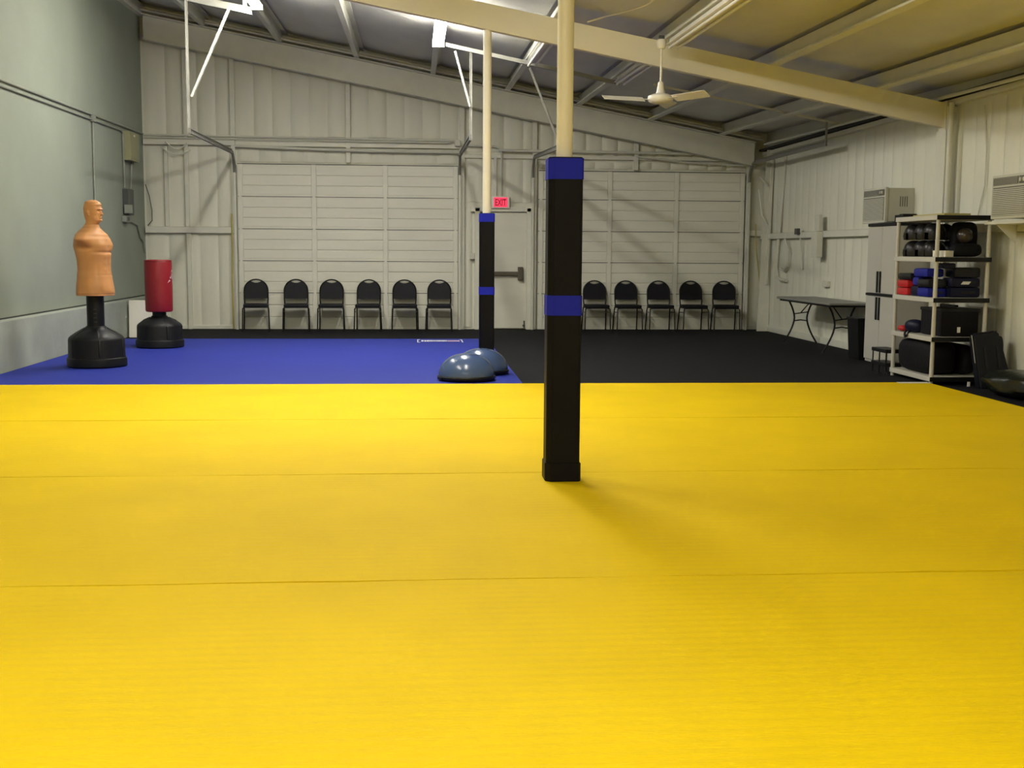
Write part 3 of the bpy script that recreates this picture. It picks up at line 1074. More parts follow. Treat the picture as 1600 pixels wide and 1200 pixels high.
# the same two lit rows go on over the front mats, above the frame
strip_light('lit strip light of the left row above the second yellow mat, out of view', -2.20, 8.9, 11.3, 'tube_front')
strip_light('lit strip light of the right row above the second yellow mat, out of view', 0.335, 8.9, 11.3, 'tube_front')
strip_light('lit strip light of the left row above the viewer, out of view', -2.20, 0.2, 2.6, 'tube_front')
strip_light('lit strip light of the right row above the viewer, out of view', 0.335, 0.2, 2.6, 'tube_front')

# small junction boxes and mounting board near the left strip light
m = MB()
x0 = -3.42
m.prism([(x0, 17.17, zp(x0, 17.2)-0.20), (x0, 17.26, zp(x0, 17.2)-0.20), (x0, 17.26, zp(x0, 17.2)-0.19), (x0, 17.18, zp(x0, 17.2)-0.19), (x0, 17.18, zp(x0, 17.2)-0.10), (x0, 17.17, zp(x0, 17.2)-0.10)], (1.15, 0, 1.15*SL))
ai = tag(m.build('angle_iron', 'hanger'), 'cream steel angle beside the strip light at the top left edge', 'angle iron')
MB().bb(-3.30, -3.24, 17.19, 17.25, zp(-3.27, 17.2)-0.19, zp(-3.27, 17.2)+0.01).build('hanger_tab', 'hanger', ai)
MB().bb(-2.40, -2.34, 17.19, 17.25, zp(-2.37, 17.2)-0.19, zp(-2.37, 17.2)+0.01).build('hanger_tab', 'hanger', ai)

# ------------------------------------------------------------------ ceiling fan
t = thing('ceiling_fan', 'white ceiling fan hanging in front of the roof beam', 'fan', (2.80, 13.50, 3.17))
MB().lathe([(0.012, 0.55), (0.04, 0.555), (0.055, 0.60), (0.058, 0.63), (0.05, 0.655), (0.015, 0.66)], seg=24).build('canopy', 'white', t, True)
MB().cyl((0, 0, 0.10), (0, 0, 0.58), 0.0125, seg=12).build('rod', 'white', t, True)
MB().lathe([(0.015, 0.19), (0.03, 0.18), (0.045, 0.09), (0.055, 0.055), (0.05, 0.05)], seg=24).build('lower_cup', 'white', t, True)
MB().lathe([(0.02, -0.062), (0.09, -0.058), (0.135, -0.035), (0.148, -0.005), (0.142, 0.025), (0.10, 0.045), (0.04, 0.055), (0.02, 0.058)], seg=36).build('motor', 'white', t, True)
for i, a in enumerate((radians(187), radians(67), radians(-53))):
    R3 = rz(a)
    m = MB()
    n = 8
    sec = []
    for k in range(n+1):
        u = k/n
        r_ = 0.20+0.48*u
        wd = 0.055+0.020*u if k < n else 0.06
        dz = -0.012+0.010*u
        sec.append([R3 @ Vector((r_, -wd, 0.026+dz)), R3 @ Vector((r_, wd, -0.030+dz)), R3 @ Vector((r_, wd, -0.034+dz)), R3 @ Vector((r_, -wd, 0.022+dz))])
    vs = [v for s_ in sec for v in s_]
    fs = []
    for k in range(n):
        for q in range(4):
            fs.append((k*4+q, k*4+(q+1) % 4, (k+1)*4+(q+1) % 4, (k+1)*4+q))
    fs += [(3, 2, 1, 0), (n*4, n*4+1, n*4+2, n*4+3)]
    m._put(vs, fs)
    bl = m.build('blade', 'white', t)
    MB().prism([R3 @ Vector(p) for p in ((0.11, -0.022, -0.012), (0.27, -0.035, -0.008), (0.27, 0.035, -0.024), (0.11, 0.022, -0.018))], (0, 0, 0.006)).build('blade_arm', 'white', bl)
# wires at the mount
MB().bb(-0.03, 0.03, -0.02, 0.02, 0.655, 0.70).build('hook', 'darkgrey', t)

# white cable looping down from the ceiling to the beam
m = MB()
cp = [(1.98, 13.70, 4.04), (2.15, 13.4, 4.05), (2.32, 12.9, 4.02), (2.42, 12.3, 3.98), (2.44, 11.6, 4.00), (2.38, 10.8, 4.05)]
pts = []
for k in range(len(cp)-1):
    p0, p1, p2, p3 = [Vector(cp[max(0, min(len(cp)-1, k+d))]) for d in (-1, 0, 1, 2)]
    for s_ in range(6):
        u = s_/6
        pts.append(0.5*((2*p1)+(p2-p0)*u+(2*p0-5*p1+4*p2-p3)*u*u+(3*p1-p0-3*p2+p3)*u**3))
m.tube(pts, 0.011, 6)
tag(m.build('hanging_cable', 'white', None, True), 'white cable drooping from the ceiling to the top of the roof beam', 'cable')


# ------------------------------------------------------------------ left wall fittings
def pipe(name, label, cat, pts, r, mt, seg=8):
    return tag(MB().tube(pts, r, seg).build(name, mt, None, True), label, cat)


x = XL+0.022
pipe('wall_conduit', 'upper long conduit along the grey left wall', 'conduit', [(x, 8, 3.285), (x, 21.35, 3.425)], 0.018, 'wallconduit')
pipe('wall_conduit', 'lower long conduit along the grey left wall', 'conduit', [(x, 8, 3.225), (x, 19.80, 3.33), (x, 19.92, 3.29), (x, 19.95, 2.42)], 0.015, 'wallconduit')
pipe('wall_conduit', 'vertical conduit on the grey left wall above the dummy', 'conduit', [(x, 18.13, 3.32), (x, 18.10, 1.2)], 0.013, 'wallconduit')
jb = MB().box((XL+0.03, 18.13, 3.345), (0.05, 0.13, 0.12), None, 0.008).build('junction_box', 'wallconduit')
tag(jb, 'small junction box on the left wall conduit above the dummy', 'junction box')
t = thing('electrical_panel', 'olive electrical panel box high on the left wall near the corner', 'electrical box', (XL, 20.32, 2.87))
MB().bb(0.001, 0.12, -0.33, 0.33, 0, 0.47, bevel=0.008).build('body', 'panelbox', t)
MB().bb(0.12, 0.128, -0.29, 0.29, 0.03, 0.44, bevel=0.003).build('door', 'panelbox', t)
MB().bb(0.128, 0.13, -0.10, 0.0, 0.40, 0.43).build('sticker', 'whiteprint', t)
MB().cyl((0.06, 0.05, -0.035), (0.06, 0.05, 0.0), 0.03, seg=12).build('connector', 'darkgrey', t)
pipe('wall_conduit', 'short conduit below the olive electrical panel', 'conduit', [(x+0.03, 20.37, 2.835), (x+0.02, 20.30, 2.42)], 0.013, 'wallconduit')
t = thing('disconnect_switch', 'dark grey tall switch box on the left wall below the olive panel', 'switch box', (XL, 20.08, 1.98))
MB().bb(0.001, 0.09, -0.20, 0.20, 0, 0.42, bevel=0.008).build('body', 'darkgrey', t)
MB().bb(0.03, 0.16, -0.24, -0.20, 0.02, 0.16, bevel=0.006).build('lever', 'wallconduit', t)
t = thing('small_outlet_box', 'small grey outlet box under the dark switch box on the left wall', 'outlet box', (XL, 20.0, 1.86))
MB().bb(0.001, 0.07, -0.22, 0.10, 0, 0.10, bevel=0.006).build('body', 'wallconduit', t)
MB().bb(0.07, 0.075, -0.12, 0.02, 0.02, 0.08).build('cover', 'darkgrey', t)
pipe('wall_conduit', 'bent conduit running to the corner below the dark switch box', 'conduit', [(x, 20.10, 1.90), (x, 20.75, 1.83), (x, 20.95, 1.62), (x, 21.2, 1.55), (x, 21.30, 1.35)], 0.013, 'wallconduit')

# ------------------------------------------------------------------ back wall pipes and cables
yb = YB-0.115


def wavy(x0, x1, z0, z1, sag, y, n=14):
    return [(x0+(x1-x0)*i/n, y, z0+(z1-z0)*i/n-sag*sin(pi*i/n)) for i in range(n+1)]


pipe('wall_pipe', 'upper thin pipe along the back wall above the left overhead door', 'pipe', wavy(-4.72, 0.80, 3.41, 3.375, 0.0, yb), 0.016, 'conduit')
pipe('wall_pipe', 'middle thin pipe along the back wall above the left overhead door', 'pipe', wavy(-4.72, 0.62, 3.36, 3.335, 0.0, yb-0.02), 0.013, 'conduit')
pipe('wall_pipe', 'lower pipe sagging along the back wall above the left overhead door', 'pipe', wavy(-3.15, 0.78, 3.235, 3.17, 0.02, yb-0.01), 0.024, 'conduit')
pipe('wall_cable', 'cable looping under the pipes in the far left corner', 'cable', wavy(-4.35, -3.98, 3.30, 3.28, 0.13, yb-0.02), 0.012, 'conduit')
pipe('wall_cable', 'second looping cable in the far left corner, hanging lower', 'cable', wavy(-4.45, -3.92, 3.22, 3.16, 0.12, yb-0.02), 0.010, 'conduit')
pipe('wall_cable', 'thin dark cable hanging beside the corner down to the girt', 'cable', [(-4.72, yb, 2.55), (-4.66, yb, 2.35), (-4.62, yb, 2.1), (-4.62, yb, 1.92), (-4.70, yb, 1.83)], 0.008, 'darkgrey')
pipe('wall_pipe', 'pipe along the back wall above the exit door, bending down', 'pipe', [(0.80, yb, 3.30), (1.42, yb, 3.29), (1.52, yb, 3.25), (1.55, yb, 3.18), (1.55, yb, 2.30)], 0.016, 'conduit')
pipe('wall_pipe', 'upper pipe along the back wall above the right overhead door', 'pipe', wavy(1.5, 6.05, 3.22, 3.20, 0.0, yb), 0.026, 'conduit')
pipe('wall_cable', 'cable running along the back wall above the right overhead door', 'cable', wavy(4.0, 6.1, 3.14, 3.00, 0.03, yb-0.02), 0.014, 'conduit')
jb = MB().box((0.76, yb-0.01, 3.335), (0.10, 0.08, 0.11), None, 0.008).build('junction_box', 'conduit')
tag(jb, 'small junction box at the right end of the pipes over the left overhead door', 'junction box')
jb = MB().box((1.03, yb+0.05, 1.33), (0.09, 0.10, 0.11), None, 0.008).build('junction_box', 'conduit')
tag(jb, 'small outlet box on the wall left of the exit door', 'junction box')
pipe('yellow_cord', 'yellowish cord hanging beside the left overhead door', 'cord', [(-3.24, yb, 2.05), (-3.235, yb, 1.4), (-3.25, yb, 0.8), (-3.24, yb, 0.02)], 0.014, 'yellowcord')
pipe('yellow_cord', 'yellowish cord hanging in the far right corner', 'cord', [(6.25, yb+0.02, 1.95), (6.27, yb, 1.5), (6.34, yb-0.05, 0.9), (6.40, yb-0.15, 0.35), (6.41, yb-0.2, 0.02)], 0.013, 'yellowcord')

# ------------------------------------------------------------------ right wall fittings
xr = XR-0.03
pipe('wall_pipe', 'bent pipe on the right wall near the far corner', 'pipe', [(xr, 20.2, 3.1), (xr-0.02, 20.35, 2.0), (xr-0.02, 20.5, 1.2), (xr-0.02, 20.42, 1.0), (xr-0.02, 20.2, 0.95), (xr-0.02, 19.9, 0.95)], 0.03, 'conduit')
pipe('wall_cable', 'bundle of cable hanging on the right wall under the girt', 'cable', [(xr-0.07, 19.9, 1.66), (xr-0.05, 19.75, 1.45), (xr-0.04, 19.80, 1.2), (xr-0.04, 20.0, 1.12), (xr-0.04, 20.15, 1.15)], 0.022, 'conduit')
pipe('wall_pipe', 'thin vertical pipe hanging from the girt on the right wall', 'pipe', [(xr-0.05, 19.15, 1.72), (xr-0.01, 19.14, 1.15)], 0.016, 'conduit')
t = thing('girt_outlet', 'small grey outlet on the right wall girt above the folding table', 'outlet box', (XR-0.09, 19.2, 1.74))
MB().box((-0.03, 0, 0.04), (0.06, 0.13, 0.10), None, 0.01).build('body', 'darkgrey', t)
t = thing('wall_box', 'tall pale metal box on the right wall above the folding table', 'electrical box', (XR-0.095, 18.15, 1.36))
MB().bb(-0.10, 0, -0.13, 0.13, 0, 0.40, bevel=0.008).build('body', 'conduit', t)
MB().bb(-0.06, -0.0, -0.09, 0.09, 0.41, 0.66, bevel=0.008).build('upper_box', 'conduit', t)
t = thing('wall_outlet', 'small pale outlet on the right wall below the tall box', 'outlet box', (XR-0.02, 17.95, 0.90))
MB().bb(-0.05, 0, -0.12, 0.12, 0, 0.09, bevel=0.006).build('body', 'conduit', t)
pipe('wall_pipe', 'vertical pipe beside the steel wall column under the beam end', 'pipe', [(xr-0.10, 13.66, 0.05), (xr-0.10, 13.66, 3.2)], 0.035, 'conduit', 12)
pipe('wall_cable', 'thin cable hanging on the right wall between the air conditioners', 'cable', [(xr, 13.05, 3.1), (xr, 12.95, 2.6), (xr, 12.95, 2.2), (xr, 13.1, 1.8)], 0.008, 'conduit')
pipe('eave_pipe', 'long pipe under the eave of the right wall', 'pipe', [(XR-0.20, 8, 3.20), (XR-0.18, 21.0, 3.36)], 0.022, 'conduit')


def air_con(label, y0, y1, z0, z1):
    t = thing('air_conditioner', label, 'air conditioner', (XR, (y0+y1)/2, z0), 0, 'wall air conditioners')
    hy = (y1-y0)/2
    h = z1-z0
    MB().bb(-0.36, -0.001, -hy, hy, 0, h, bevel=0.012).build('case', 'ac', t)
    MB().bb(-0.405, -0.361, -hy-0.01, hy+0.01, -0.01, h+0.01, bevel=0.012).build('front', 'ac', t)
    MB().bb(-0.410, -0.404, -hy*0.45, hy*0.93, h*0.78, h*0.96).build('vent_panel', 'acdark', t)
    for k in range(5):
        MB().box((-0.412, hy*0.24, h*(0.80+0.034*k)), (0.006, hy*1.34, 0.003)).build('vent_slat', 'ac', t)
    MB().bb(-0.410, -0.404, -hy*0.93, -hy*0.50, h*0.78, h*0.96).build('control_panel', 'acdark', t)
    for k, yy in enumerate((-0.80, -0.62)):
        MB().cyl((-0.409, hy*yy, h*0.87), (-0.425, hy*yy, h*0.87), 0.02, seg=12).build('knob', 'ac', t)
    MB().bb(-0.4085, -0.404, -hy*0.93, hy*0.93, h*0.05, h*0.73).build('grille_back', 'acdark', t)
    n = 15
    for k in range(n):
        MB().box((-0.413, 0, h*(0.07+0.66*k/n)), (0.010, hy*1.88, h*0.027)).build('grille_slat', 'ac', t)
    for k in range(4):
        MB().box((-0.20+0.03*k, -hy-0.001, h*0.6), (0.010, 0.004, h*0.3)).build('side_louvre', 'acdark', t)
    return t


air_con('beige wall air conditioner above the grey cabinet', 14.86, 15.60, 1.835, 2.27)
air_con('beige wall air conditioner at the right edge of the picture', 11.28, 12.02, 1.80, 2.23)
t = thing('wall_shelf', 'pale bracket shelf under the right edge air conditioner', 'shelf', (XR-0.10, 11.7, 1.74))
MB().bb(-0.26, 0.0, -0.55, 0.55, 0.0, 0.03, bevel=0.005).build('board', 'steel', t)
for yy in (-0.35, 0.35):
    MB().prism([(0, yy, -0.2), (0, yy, 0), (-0.22, yy, 0)], (0, 0.015, 0)).build('bracket', 'steel', t)

# ------------------------------------------------------------------ cabinet
t = thing('storage_cabinet', 'tall light grey plastic cabinet beside the open shelf', 'cabinet', (6.15, 14.53, 0))
cx0, cx1, cy0, cy1 = -0.235, 0.19, -0.475, 0.475
MB().bb(cx0, cx1, cy0, cy1, 0.02, 1.77, bevel=0.012).build('body', 'cabinet', t)
MB().bb(cx0-0.02, cx1, cy0-0.012, cy1+0.012, 1.77, 1.81, bevel=0.008).build('top', 'plasticblack', t)
MB().bb(cx0+0.02, cx1-0.02, cy0+0.02, cy1-0.02, 0, 0.03).build('plinth', 'plasticblack', t)
MB().bb(cx0-0.022, cx0-0.001, cy0, cy1, 0.885, 0.915).build('middle_strip', 'plasticblack', t)
for z0, z1 in ((0.06, 0.88), (0.92, 1.765)):
    for y0, y1, hs in ((cy0+0.005, -0.003, -1), (0.003, cy1-0.005, 1)):
        d = MB().bb(cx0-0.018, cx0-0.001, y0, y1, z0, z1, bevel=0.006).build('door', 'cabinet', t)
        yh = hs*0.045+0.05
        zc0, zc1 = (0.58, 0.87) if z0 < 0.5 else (0.93, 1.20)
        MB().bb(cx0-0.034, cx0-0.018, yh-0.02, yh+0.02, zc0, zc1, bevel=0.005).build('handle', 'plasticblack', d)

# ------------------------------------------------------------------ open plastic shelf
SX0, SX1, SY0, SY1 = 5.585, 6.215, 12.29, 13.39
t = thing('shelving_unit', 'open grey plastic shelving unit holding training gear', 'shelf', ((SX0+SX1)/2, (SY0+SY1)/2, 0))
hx, hy = (SX1-SX0)/2, (SY1-SY0)/2
SZ = [0.085, 0.52, 0.945, 1.385, 1.835]
for k, z in enumerate(SZ):
    o = MB().bb(-hx, hx, -hy, hy, z-0.045, z+0.008, bevel=0.006).build('shelf_board', 'shelf', t)
    MB().bb(-hx+0.0, hx, -hy-0.004, -hy+0.002, z-0.043, z+0.006).build('end_trim', 'plasticblack', o)
for a in (-1, 1):
    for b in (-1, 1):
        for k in range(4):
            MB().cyl((a*(hx-0.028), b*(hy-0.028), SZ[k]+0.008), (a*(hx-0.028), b*(hy-0.028), SZ[k+1]-0.045), 0.024, 0.021, seg=14).build('post', 'shelf', t, True)
        MB().cyl((a*(hx-0.028), b*(hy-0.028), 0), (a*(hx-0.028), b*(hy-0.028), 0.041), 0.021, seg=12).build('foot', 'shelf', t, True)
OX, OY = t.location.x, t.location.y


def blob(name, label, cat, loc, sx, sy, sz, mt, rzv=0.0, e=2.6, group=None, wr=0.0, seg=28):
    """Rounded soft body (super-ellipsoid) resting on its base at loc."""
    m = MB()
    vs, fs = [], []
    nv = 14
    for j in range(nv+1):
        ph = -pi/2+pi*j/nv
        for i in range(seg):
            th = 2*pi*i/seg

            def p(v, k):
                return (abs(v)**(2/k))*(1 if v >= 0 else -1)
            r = 1+wr*(sin(th*5+ph*3)*0.5+sin(th*3-ph*7+1)*0.5)
            vs.append((sx/2*p(cos(ph), e)*p(cos(th), e)*r, sy/2*p(cos(ph), e)*p(sin(th), e)*r, sz/2+sz/2*p(sin(ph), e)))
    for j in range(nv):
        for i in range(seg):
            fs.append((j*seg+i, j*seg+(i+1) % seg, (j+1)*seg+(i+1) % seg, (j+1)*seg+i))
    m._put(vs, fs)
    o = m.build(name, mt, None, True)
    o.location = loc
    o.rotation_euler = (0, 0, rzv)
    if label:
        tag(o, label, cat, group)
    return o


def headgear(label, x, y, z, r_, sc=1.08):
    """Foam sparring helmet: dome, open face, ear pads, chin strap."""
    t = thing('sparring_helmet', label, 'helmet', (x, y, z), r_, 'black sparring helmets on the upper shelf')
    t.scale = (sc, sc, sc)
    m = MB()
    seg, nv = 28, 12
    vs, fs = [], []
    for j in range(nv+1):
        ph = pi/2*j/nv
        for i in range(seg):
            th = 2*pi*i/seg
            face = exp(-((((th+pi) % (2*pi))-pi)/0.6)**2)
            r = 0.105*(1-0.10*face)
            zz_ = 0.07*(1+0.0)+0.10*sin(ph)
            rr = r*max(cos(ph), 0.03)**0.8
            vs.append((rr*cos(th)*1.12, rr*sin(th), zz_))
    for j in range(nv):
        for i in range(seg):
            fs.append((j*seg+i, j*seg+(i+1) % seg, (j+1)*seg+(i+1) % seg, (j+1)*seg+i))
    m._put(vs, fs)
    for s_ in (-1, 1):
        pass
    dome = m.build('shell', 'gear_black', t, True)
    # skirt round the back and sides, open at the face
    m = MB()
    vs, fs = [], []
    n = 22
    for k in range(n+1):
        a = 0.55+(2*pi-1.10)*k/n
        for rr, zz_ in ((0.105, 0.08), (0.110, 0.04), (0.104, 0.0), (0.085, 0.0), (0.085, 0.08)):
            vs.append((rr*cos(a)*1.12, rr*sin(a), zz_))
    for k in range(n):
        for q in range(5):
            fs.append((k*5+q, k*5+(q+1) % 5, (k+1)*5+(q+1) % 5, (k+1)*5+q))
    fs += [(4, 3, 2, 1, 0), tuple(n*5+q for q in range(5))]
    m._put(vs, fs)
    m.build('skirt', 'gear_black', t, True)
    for s_ in (-1, 1):
        b = blob('ear_pad', None, None, (0.01, s_*0.102, 0.015), 0.075, 0.035, 0.075, 'gear_black')
        b.parent = t
    return t


z = SZ[4-1]+0.009
hl = [(5.745, 13.205, z, 3.1), (5.745, 12.937, z, 3.25), (5.73, 12.669, z, 3.0), (5.745, 13.205, z+0.19, 3.2), (5.745, 12.937, z+0.19, 3.05), (5.73, 12.669, z+0.19, 3.3), (6.03, 13.19, z, 2.9), (6.03, 12.90, z, 3.3), (6.03, 13.08, z+0.19, 3.1)]
HL = ['black sparring helmet on the upper shelf, bottom row nearest the grey cabinet', 'black sparring helmet on the upper shelf, bottom row middle', 'black sparring helmet on the upper shelf, bottom row beside the white box',
      'black sparring helmet on the upper shelf, top row nearest the grey cabinet', 'black sparring helmet on the upper shelf, top row middle', 'black sparring helmet on the upper shelf, top row above the white box',
      'black sparring helmet at the wall side, bottom row far end', 'black sparring helmet at the wall side, bottom row near end', 'black sparring helmet at the wall side, stacked on top']
for (x_, y_, z_, r_), lb in zip(hl, HL):
    headgear(lb, x_, y_, z_, r_)
o = MB().lathe([(0.002, 0.0)]+[(0.083*sin(pi*i/20), 0.083-0.083*cos(pi*i/20)) for i in range(1, 20)]+[(0.002, 0.166)], seg=36).build('medicine_ball', 'ball', None, True)
o.location = (5.965, 12.42, z+0.148)
tag(o, 'shiny dark brown ball in the black bag on the upper shelf', 'ball')
blob('gear_bag', 'low black pouch under the brown ball on the upper shelf', 'bag', (5.98, 12.42, z), 0.34, 0.18, 0.15, 'nylon', 0, 3.0, None, 0.02)
blob('gear_bag', 'large black bag filling the near end of the upper shelf', 'bag', (6.03, 12.59, z), 0.29, 0.15, 0.385, 'nylon', 0, 4.0, None, 0.015)
t = thing('carton', 'small white box lying on the front edge of the upper shelf', 'box', (5.72, 12.44, z), 0.45)
MB().bb(-0.07, 0.06, -0.11, 0.06, 0, 0.062, bevel=0.003).build('body', 'white', t)
MB().bb(-0.071, 0.061, -0.111, 0.061, 0.056, 0.068, bevel=0.002).build('lid', 'white', t)
# flat things on the very top board
z = SZ[4]+0.009
o = MB().box((0, 0, 0.011), (0.30, 0.80, 0.02), None, 0.003).build('top_board', 'yellowcord')
o.location = (5.86, 12.80, z)
tag(o, 'flat yellowish board lying on top of the shelving unit', 'board')
o = MB().box((0, 0, 0.02), (0.16, 0.12, 0.035), None, 0.006).build('black_tray', 'plasticblack')
o.location = (5.68, 13.27, z+0.001)
tag(o, 'small black case at the far end on top of the shelving unit', 'case')
o = MB().box((0, 0, 0.045), (0.22, 0.20, 0.09), None, 0.01).build('black_case', 'plasticblack')
o.location = (6.05, 14.18, 1.812)
tag(o, 'black case on top of the grey cabinet beside the air conditioner', 'case')
# pads on the second board from the top
z = SZ[2]+0.009


def pad(label, x, y, z_, sx, sy, sz, mt, r_=0.0, mark=False):
    t = thing('striking_pad', label, 'pad', (x, y, z_), r_, 'striking pads on the second shelf')
    MB().box((0, 0, sz/2), (sx, sy, sz), None, min(0.03, sz*0.35)).build('cushion', mt, t, True)
    MB().box((sx*0.1, 0, sz/2), (sx*0.5, sy+0.004, sz*0.20), None, 0.003).build('strap', 'gear_black', t)
    if mark:
        MB().prism([(-0.06, -sy/2-0.0035, sz*0.3), (0.03, -sy/2-0.0035, sz*0.3), (0.055, -sy/2-0.0035, sz*0.62), (-0.035, -sy/2-0.0035, sz*0.62)], (0, 0.003, 0)).build('logo', 'whiteprint', t)
    return t


pad('red striking pad on the second shelf, lower of the two red ones', 5.69, 13.16, z, 0.19, 0.30, 0.085, 'gear_red')
pad('red striking pad on the second shelf, upper of the two red ones', 5.69, 13.16, z+0.088, 0.19, 0.30, 0.085, 'gear_red')
pad('black striking pad lying on the two red ones', 5.70, 13.13, z+0.176, 0.20, 0.36, 0.075, 'gear_black')
pad('bright blue striking pad at the bottom of the second shelf near the front post', 5.70, 12.60, z, 0.22, 0.28, 0.10, 'gear_blue')
pad('navy striking pad at the bottom beside the red pads', 5.71, 12.86, z, 0.20, 0.20, 0.115, 'gear_navy')
pad('black striking pad lying on the bright blue bottom pad', 5.70, 12.60, z+0.103, 0.22, 0.30, 0.095, 'gear_black')
pad('bright blue striking pad beside the red pads on the second layer', 5.71, 12.84, z+0.118, 0.20, 0.16, 0.095, 'gear_blue')
pad('bright blue striking pad topmost on the second shelf', 5.71, 12.72, z+0.216, 0.20, 0.36, 0.095, 'gear_blue')
pad('navy striking pad with a white mark at the near end of the second shelf', 5.98, 12.49, z, 0.34, 0.24, 0.11, 'gear_navy')
pad('blue striking pad with a white logo at the near end, second layer', 5.98, 12.49, z+0.113, 0.33, 0.24, 0.10, 'gear_navy', 0, True)
pad('black striking pad at the near end, topmost by the wall', 6.00, 12.50, z+0.216, 0.30, 0.24, 0.11, 'gear_black')
pad('navy striking pad topmost behind the front post', 5.77, 12.44, z+0.314, 0.16, 0.18, 0.06, 'gear_navy')
# third board
z = SZ[1]+0.009
t = thing('black_storage_bin', 'large black bin with a white tag on the third shelf', 'bin', (5.93, 12.58, z))
MB().bb(-0.23, 0.20, -0.25, 0.28, 0, 0.30, bevel=0.03).build('body', 'nylon', t, True)
MB().bb(-0.235, 0.205, -0.255, 0.285, 0.27, 0.305, bevel=0.008).build('rim', 'plasticblack', t)
MB().bb(-0.045, -0.01, -0.2545, -0.249, 0.045, 0.105).build('tag', 'whiteprint', t)
blob('boxing_glove', 'dark glove with red cuff lying by the black bin on the third shelf', 'glove', (5.71, 13.02, z), 0.17, 0.26, 0.15, 'gear_navy', 0.3, 2.3)
blob('boxing_glove', 'small reddish glove at the far end of the third shelf', 'glove', (5.68, 13.26, z), 0.13, 0.14, 0.07, 'gear_red', 0.0, 2.3)
blob('boxing_glove', 'black glove beside the reddish glove on the third shelf', 'glove', (5.84, 13.22, z+0.001), 0.12, 0.20, 0.11, 'gear_black', 0.6, 2.3)
m = MB()
m.tube([(5.62, 13.02, z+0.02), (5.585, 12.99, z+0.014), (5.571, 12.97, z-0.02), (5.570, 12.95, z-0.05)], 0.012, 6)
m.tube([(5.62, 12.92, z+0.02), (5.585, 12.90, z+0.014), (5.571, 12.90, z-0.015), (5.570, 12.93, z-0.04)], 0.012, 6)
tag(m.build('hanging_straps', 'gear_black', None, True), 'black straps hanging over the edge of the third shelf', 'strap')
t = thing('picture_frame', 'dark framed panel leaning at the back of the third shelf', 'frame', (6.135, 13.0, z))
MB().bb(0.0, 0.012, -0.10, 0.28, 0.0, 0.30).build('panel', 'shelf', t)
for y0, y1, z0, z1 in ((-0.12, -0.09, 0, 0.32), (0.27, 0.30, 0, 0.32), (-0.12, 0.30, 0.29, 0.32), (-0.12, 0.30, 0, 0.02)):
    MB().bb(-0.012, 0.014, y0, y1, z0, z1).build('frame_bar', 'plasticblack', t)
# bottom board
z = SZ[0]+0.009
blob('duffel_bag', 'large black duffel bag on the bottom shelf', 'bag', (5.79, 12.86, z), 0.38, 0.92, 0.37, 'nylon', 0.0, 4.2, None, 0.02)
blob('duffel_bag', 'black bag behind the duffel on the bottom shelf, by the wall', 'bag', (6.08, 12.78, z), 0.17, 0.80, 0.33, 'nylon', 0.0, 4.2, None, 0.02)
# black low rail frame sticking out beside the shelf towards the cabinet
t = thing('black_rail_frame', 'black low frame with two rails sticking out between shelf and cabinet', 'frame', (5.64, 13.625, 0))
for zz_ in (0.115, 0.275):
    MB().bb(-0.10, 0.10, -0.22, 0.22, zz_-0.022, zz_+0.022, bevel=0.006).build('rail', 'plasticblack', t)
for yy in (-0.20, 0.0, 0.20):
    for xx in (-0.085, 0.085):
        MB().cyl((xx, yy, 0.0), (xx, yy, 0.26), 0.009, seg=8).build('upright', 'plasticblack', t)
m = MB()
for yy in (-0.20, -0.10):
    m.tube([(-0.09, yy, 0.10), (-0.10, yy-0.02, 0.04), (-0.09, yy-0.05, 0.005)], 0.006, 6)
m.build('strap', 'plasticblack', t)

# kick shield leaning on the wall, plastic bag on the floor
t = thing('kick_shield', 'dark navy kick shield leaning beside the shelving unit', 'kick shield', (6.16, 11.95, 0.0), 0)
R3 = rx(radians(-9)) @ ry(radians(-7))
m = MB()
prof = [(-0.17, 0.0), (0.20, 0.0), (0.205, 0.02), (0.13, 0.60), (0.10, 0.615), (-0.13, 0.615), (-0.16, 0.59)]
m.prism([R3 @ Vector((x_, 0, z_+0.005)) for x_, z_ in prof], R3 @ Vector((0, 0.12, 0)))
bmesh.ops.bevel(m.bm, geom=list(m.bm.edges), offset=0.02, segments=3, affect='EDGES')
sh = m.build('cushion', 'shield', t, True)
for xx in (-0.055, 0.085):
    MB().prism([R3 @ Vector(p) for p in ((xx-0.018, -0.006, 0.22), (xx+0.018, -0.006, 0.22), (xx+0.012, -0.006, 0.45), (xx-0.014, -0.006, 0.45))], R3 @ Vector((0, 0.012, 0))).build('handle', 'gear_black', t)
MB().prism([R3 @ Vector(p) for p in ((-0.172, 0.02, 0.30), (-0.166, 0.02, 0.60), (-0.158, 0.05, 0.60), (-0.164, 0.05, 0.30))], (0.004, 0, 0)).build('piping', 'cabinet', t)
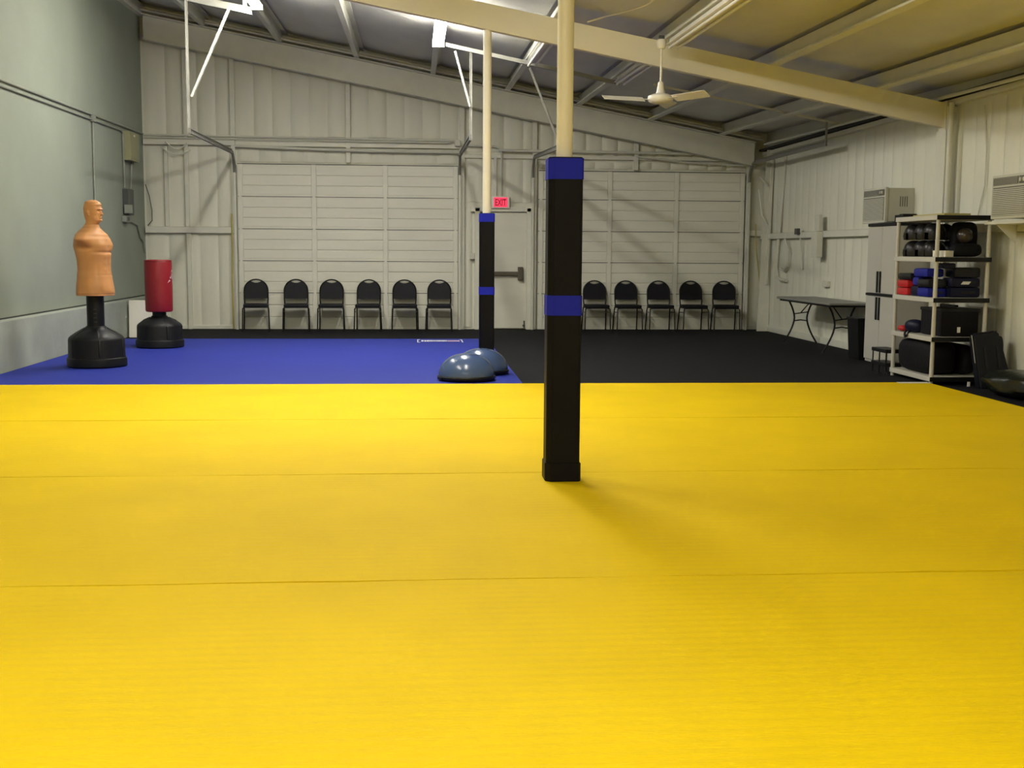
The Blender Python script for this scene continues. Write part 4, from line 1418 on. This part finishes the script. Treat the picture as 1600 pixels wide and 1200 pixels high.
blob('kick_shield', 'second dark shield standing behind the leaning kick shield', 'kick shield', (6.29, 12.20, 0.0), 0.10, 0.10, 0.55, 'gear_black', 0.0, 4.0)
o = blob('plastic_bag', 'crumpled black plastic bag on the floor at the right edge', 'bag', (6.06, 11.2, 0.0), 0.56, 1.05, 0.27, 'plasticbag', 0.1, 2.4, None, 0.07, 48)
t = MB().box((0, 0, 0.03), (0.03, 0.01, 0.05), None, 0.003).build('white_tag', 'whiteprint')
t.location = (5.90, 12.03, 0.012)
tag(t, 'tiny white tag on the floor in front of the shelving unit', 'tag')

# ------------------------------------------------------------------ folding table and what stands by it
t = thing('folding_table', 'grey folding table with black arched legs along the right wall', 'table', (6.07, 17.15, 0))
MB().bb(-0.32, 0.32, -1.21, 1.21, 0.70, 0.735, bevel=0.012).build('tabletop', 'tabletop', t)
MB().bb(-0.28, 0.28, -1.15, 1.15, 0.672, 0.699).build('apron', 'chairframe', t)
for yy, sg in ((0.95, 1), (-0.85, -1)):
    for s_ in (-1, 1):
        pts = []
        for k in range(13):
            u = k/12
            z_ = 0.69*(1-u)+0.012*u
            xo = 0.10+0.17*(abs(u-0.42)/0.58)**1.6
            pts.append((s_*xo, yy, z_))
        MB().tube(pts, 0.014, 8).build('leg', 'chairframe', t, True)
    MB().tube([(-0.115, yy, 0.36), (0, yy, 0.375), (0.115, yy, 0.36)], 0.010, 6).build('crossbar', 'chairframe', t, True)
    MB().tube([(0, yy, 0.49), (0, yy-sg*0.45, 0.685)], 0.009, 6).tube([(-0.115, yy, 0.47), (0.115, yy, 0.50)], 0.009, 6).build('brace', 'chairframe', t, True)
t = thing('black_bin', 'black upright bin between the folding table and the grey cabinet', 'bin', (6.12, 15.42, 0))
MB().prism([(-0.19, -0.18, 0.0), (0.19, -0.18, 0.0), (0.225, -0.18, 0.53), (-0.225, -0.18, 0.53)], (0, 0.38, 0)).build('body', 'plasticblack', t)
MB().bb(-0.235, 0.235, -0.20, 0.22, 0.531, 0.565, bevel=0.008).build('lid', 'plasticblack', t)
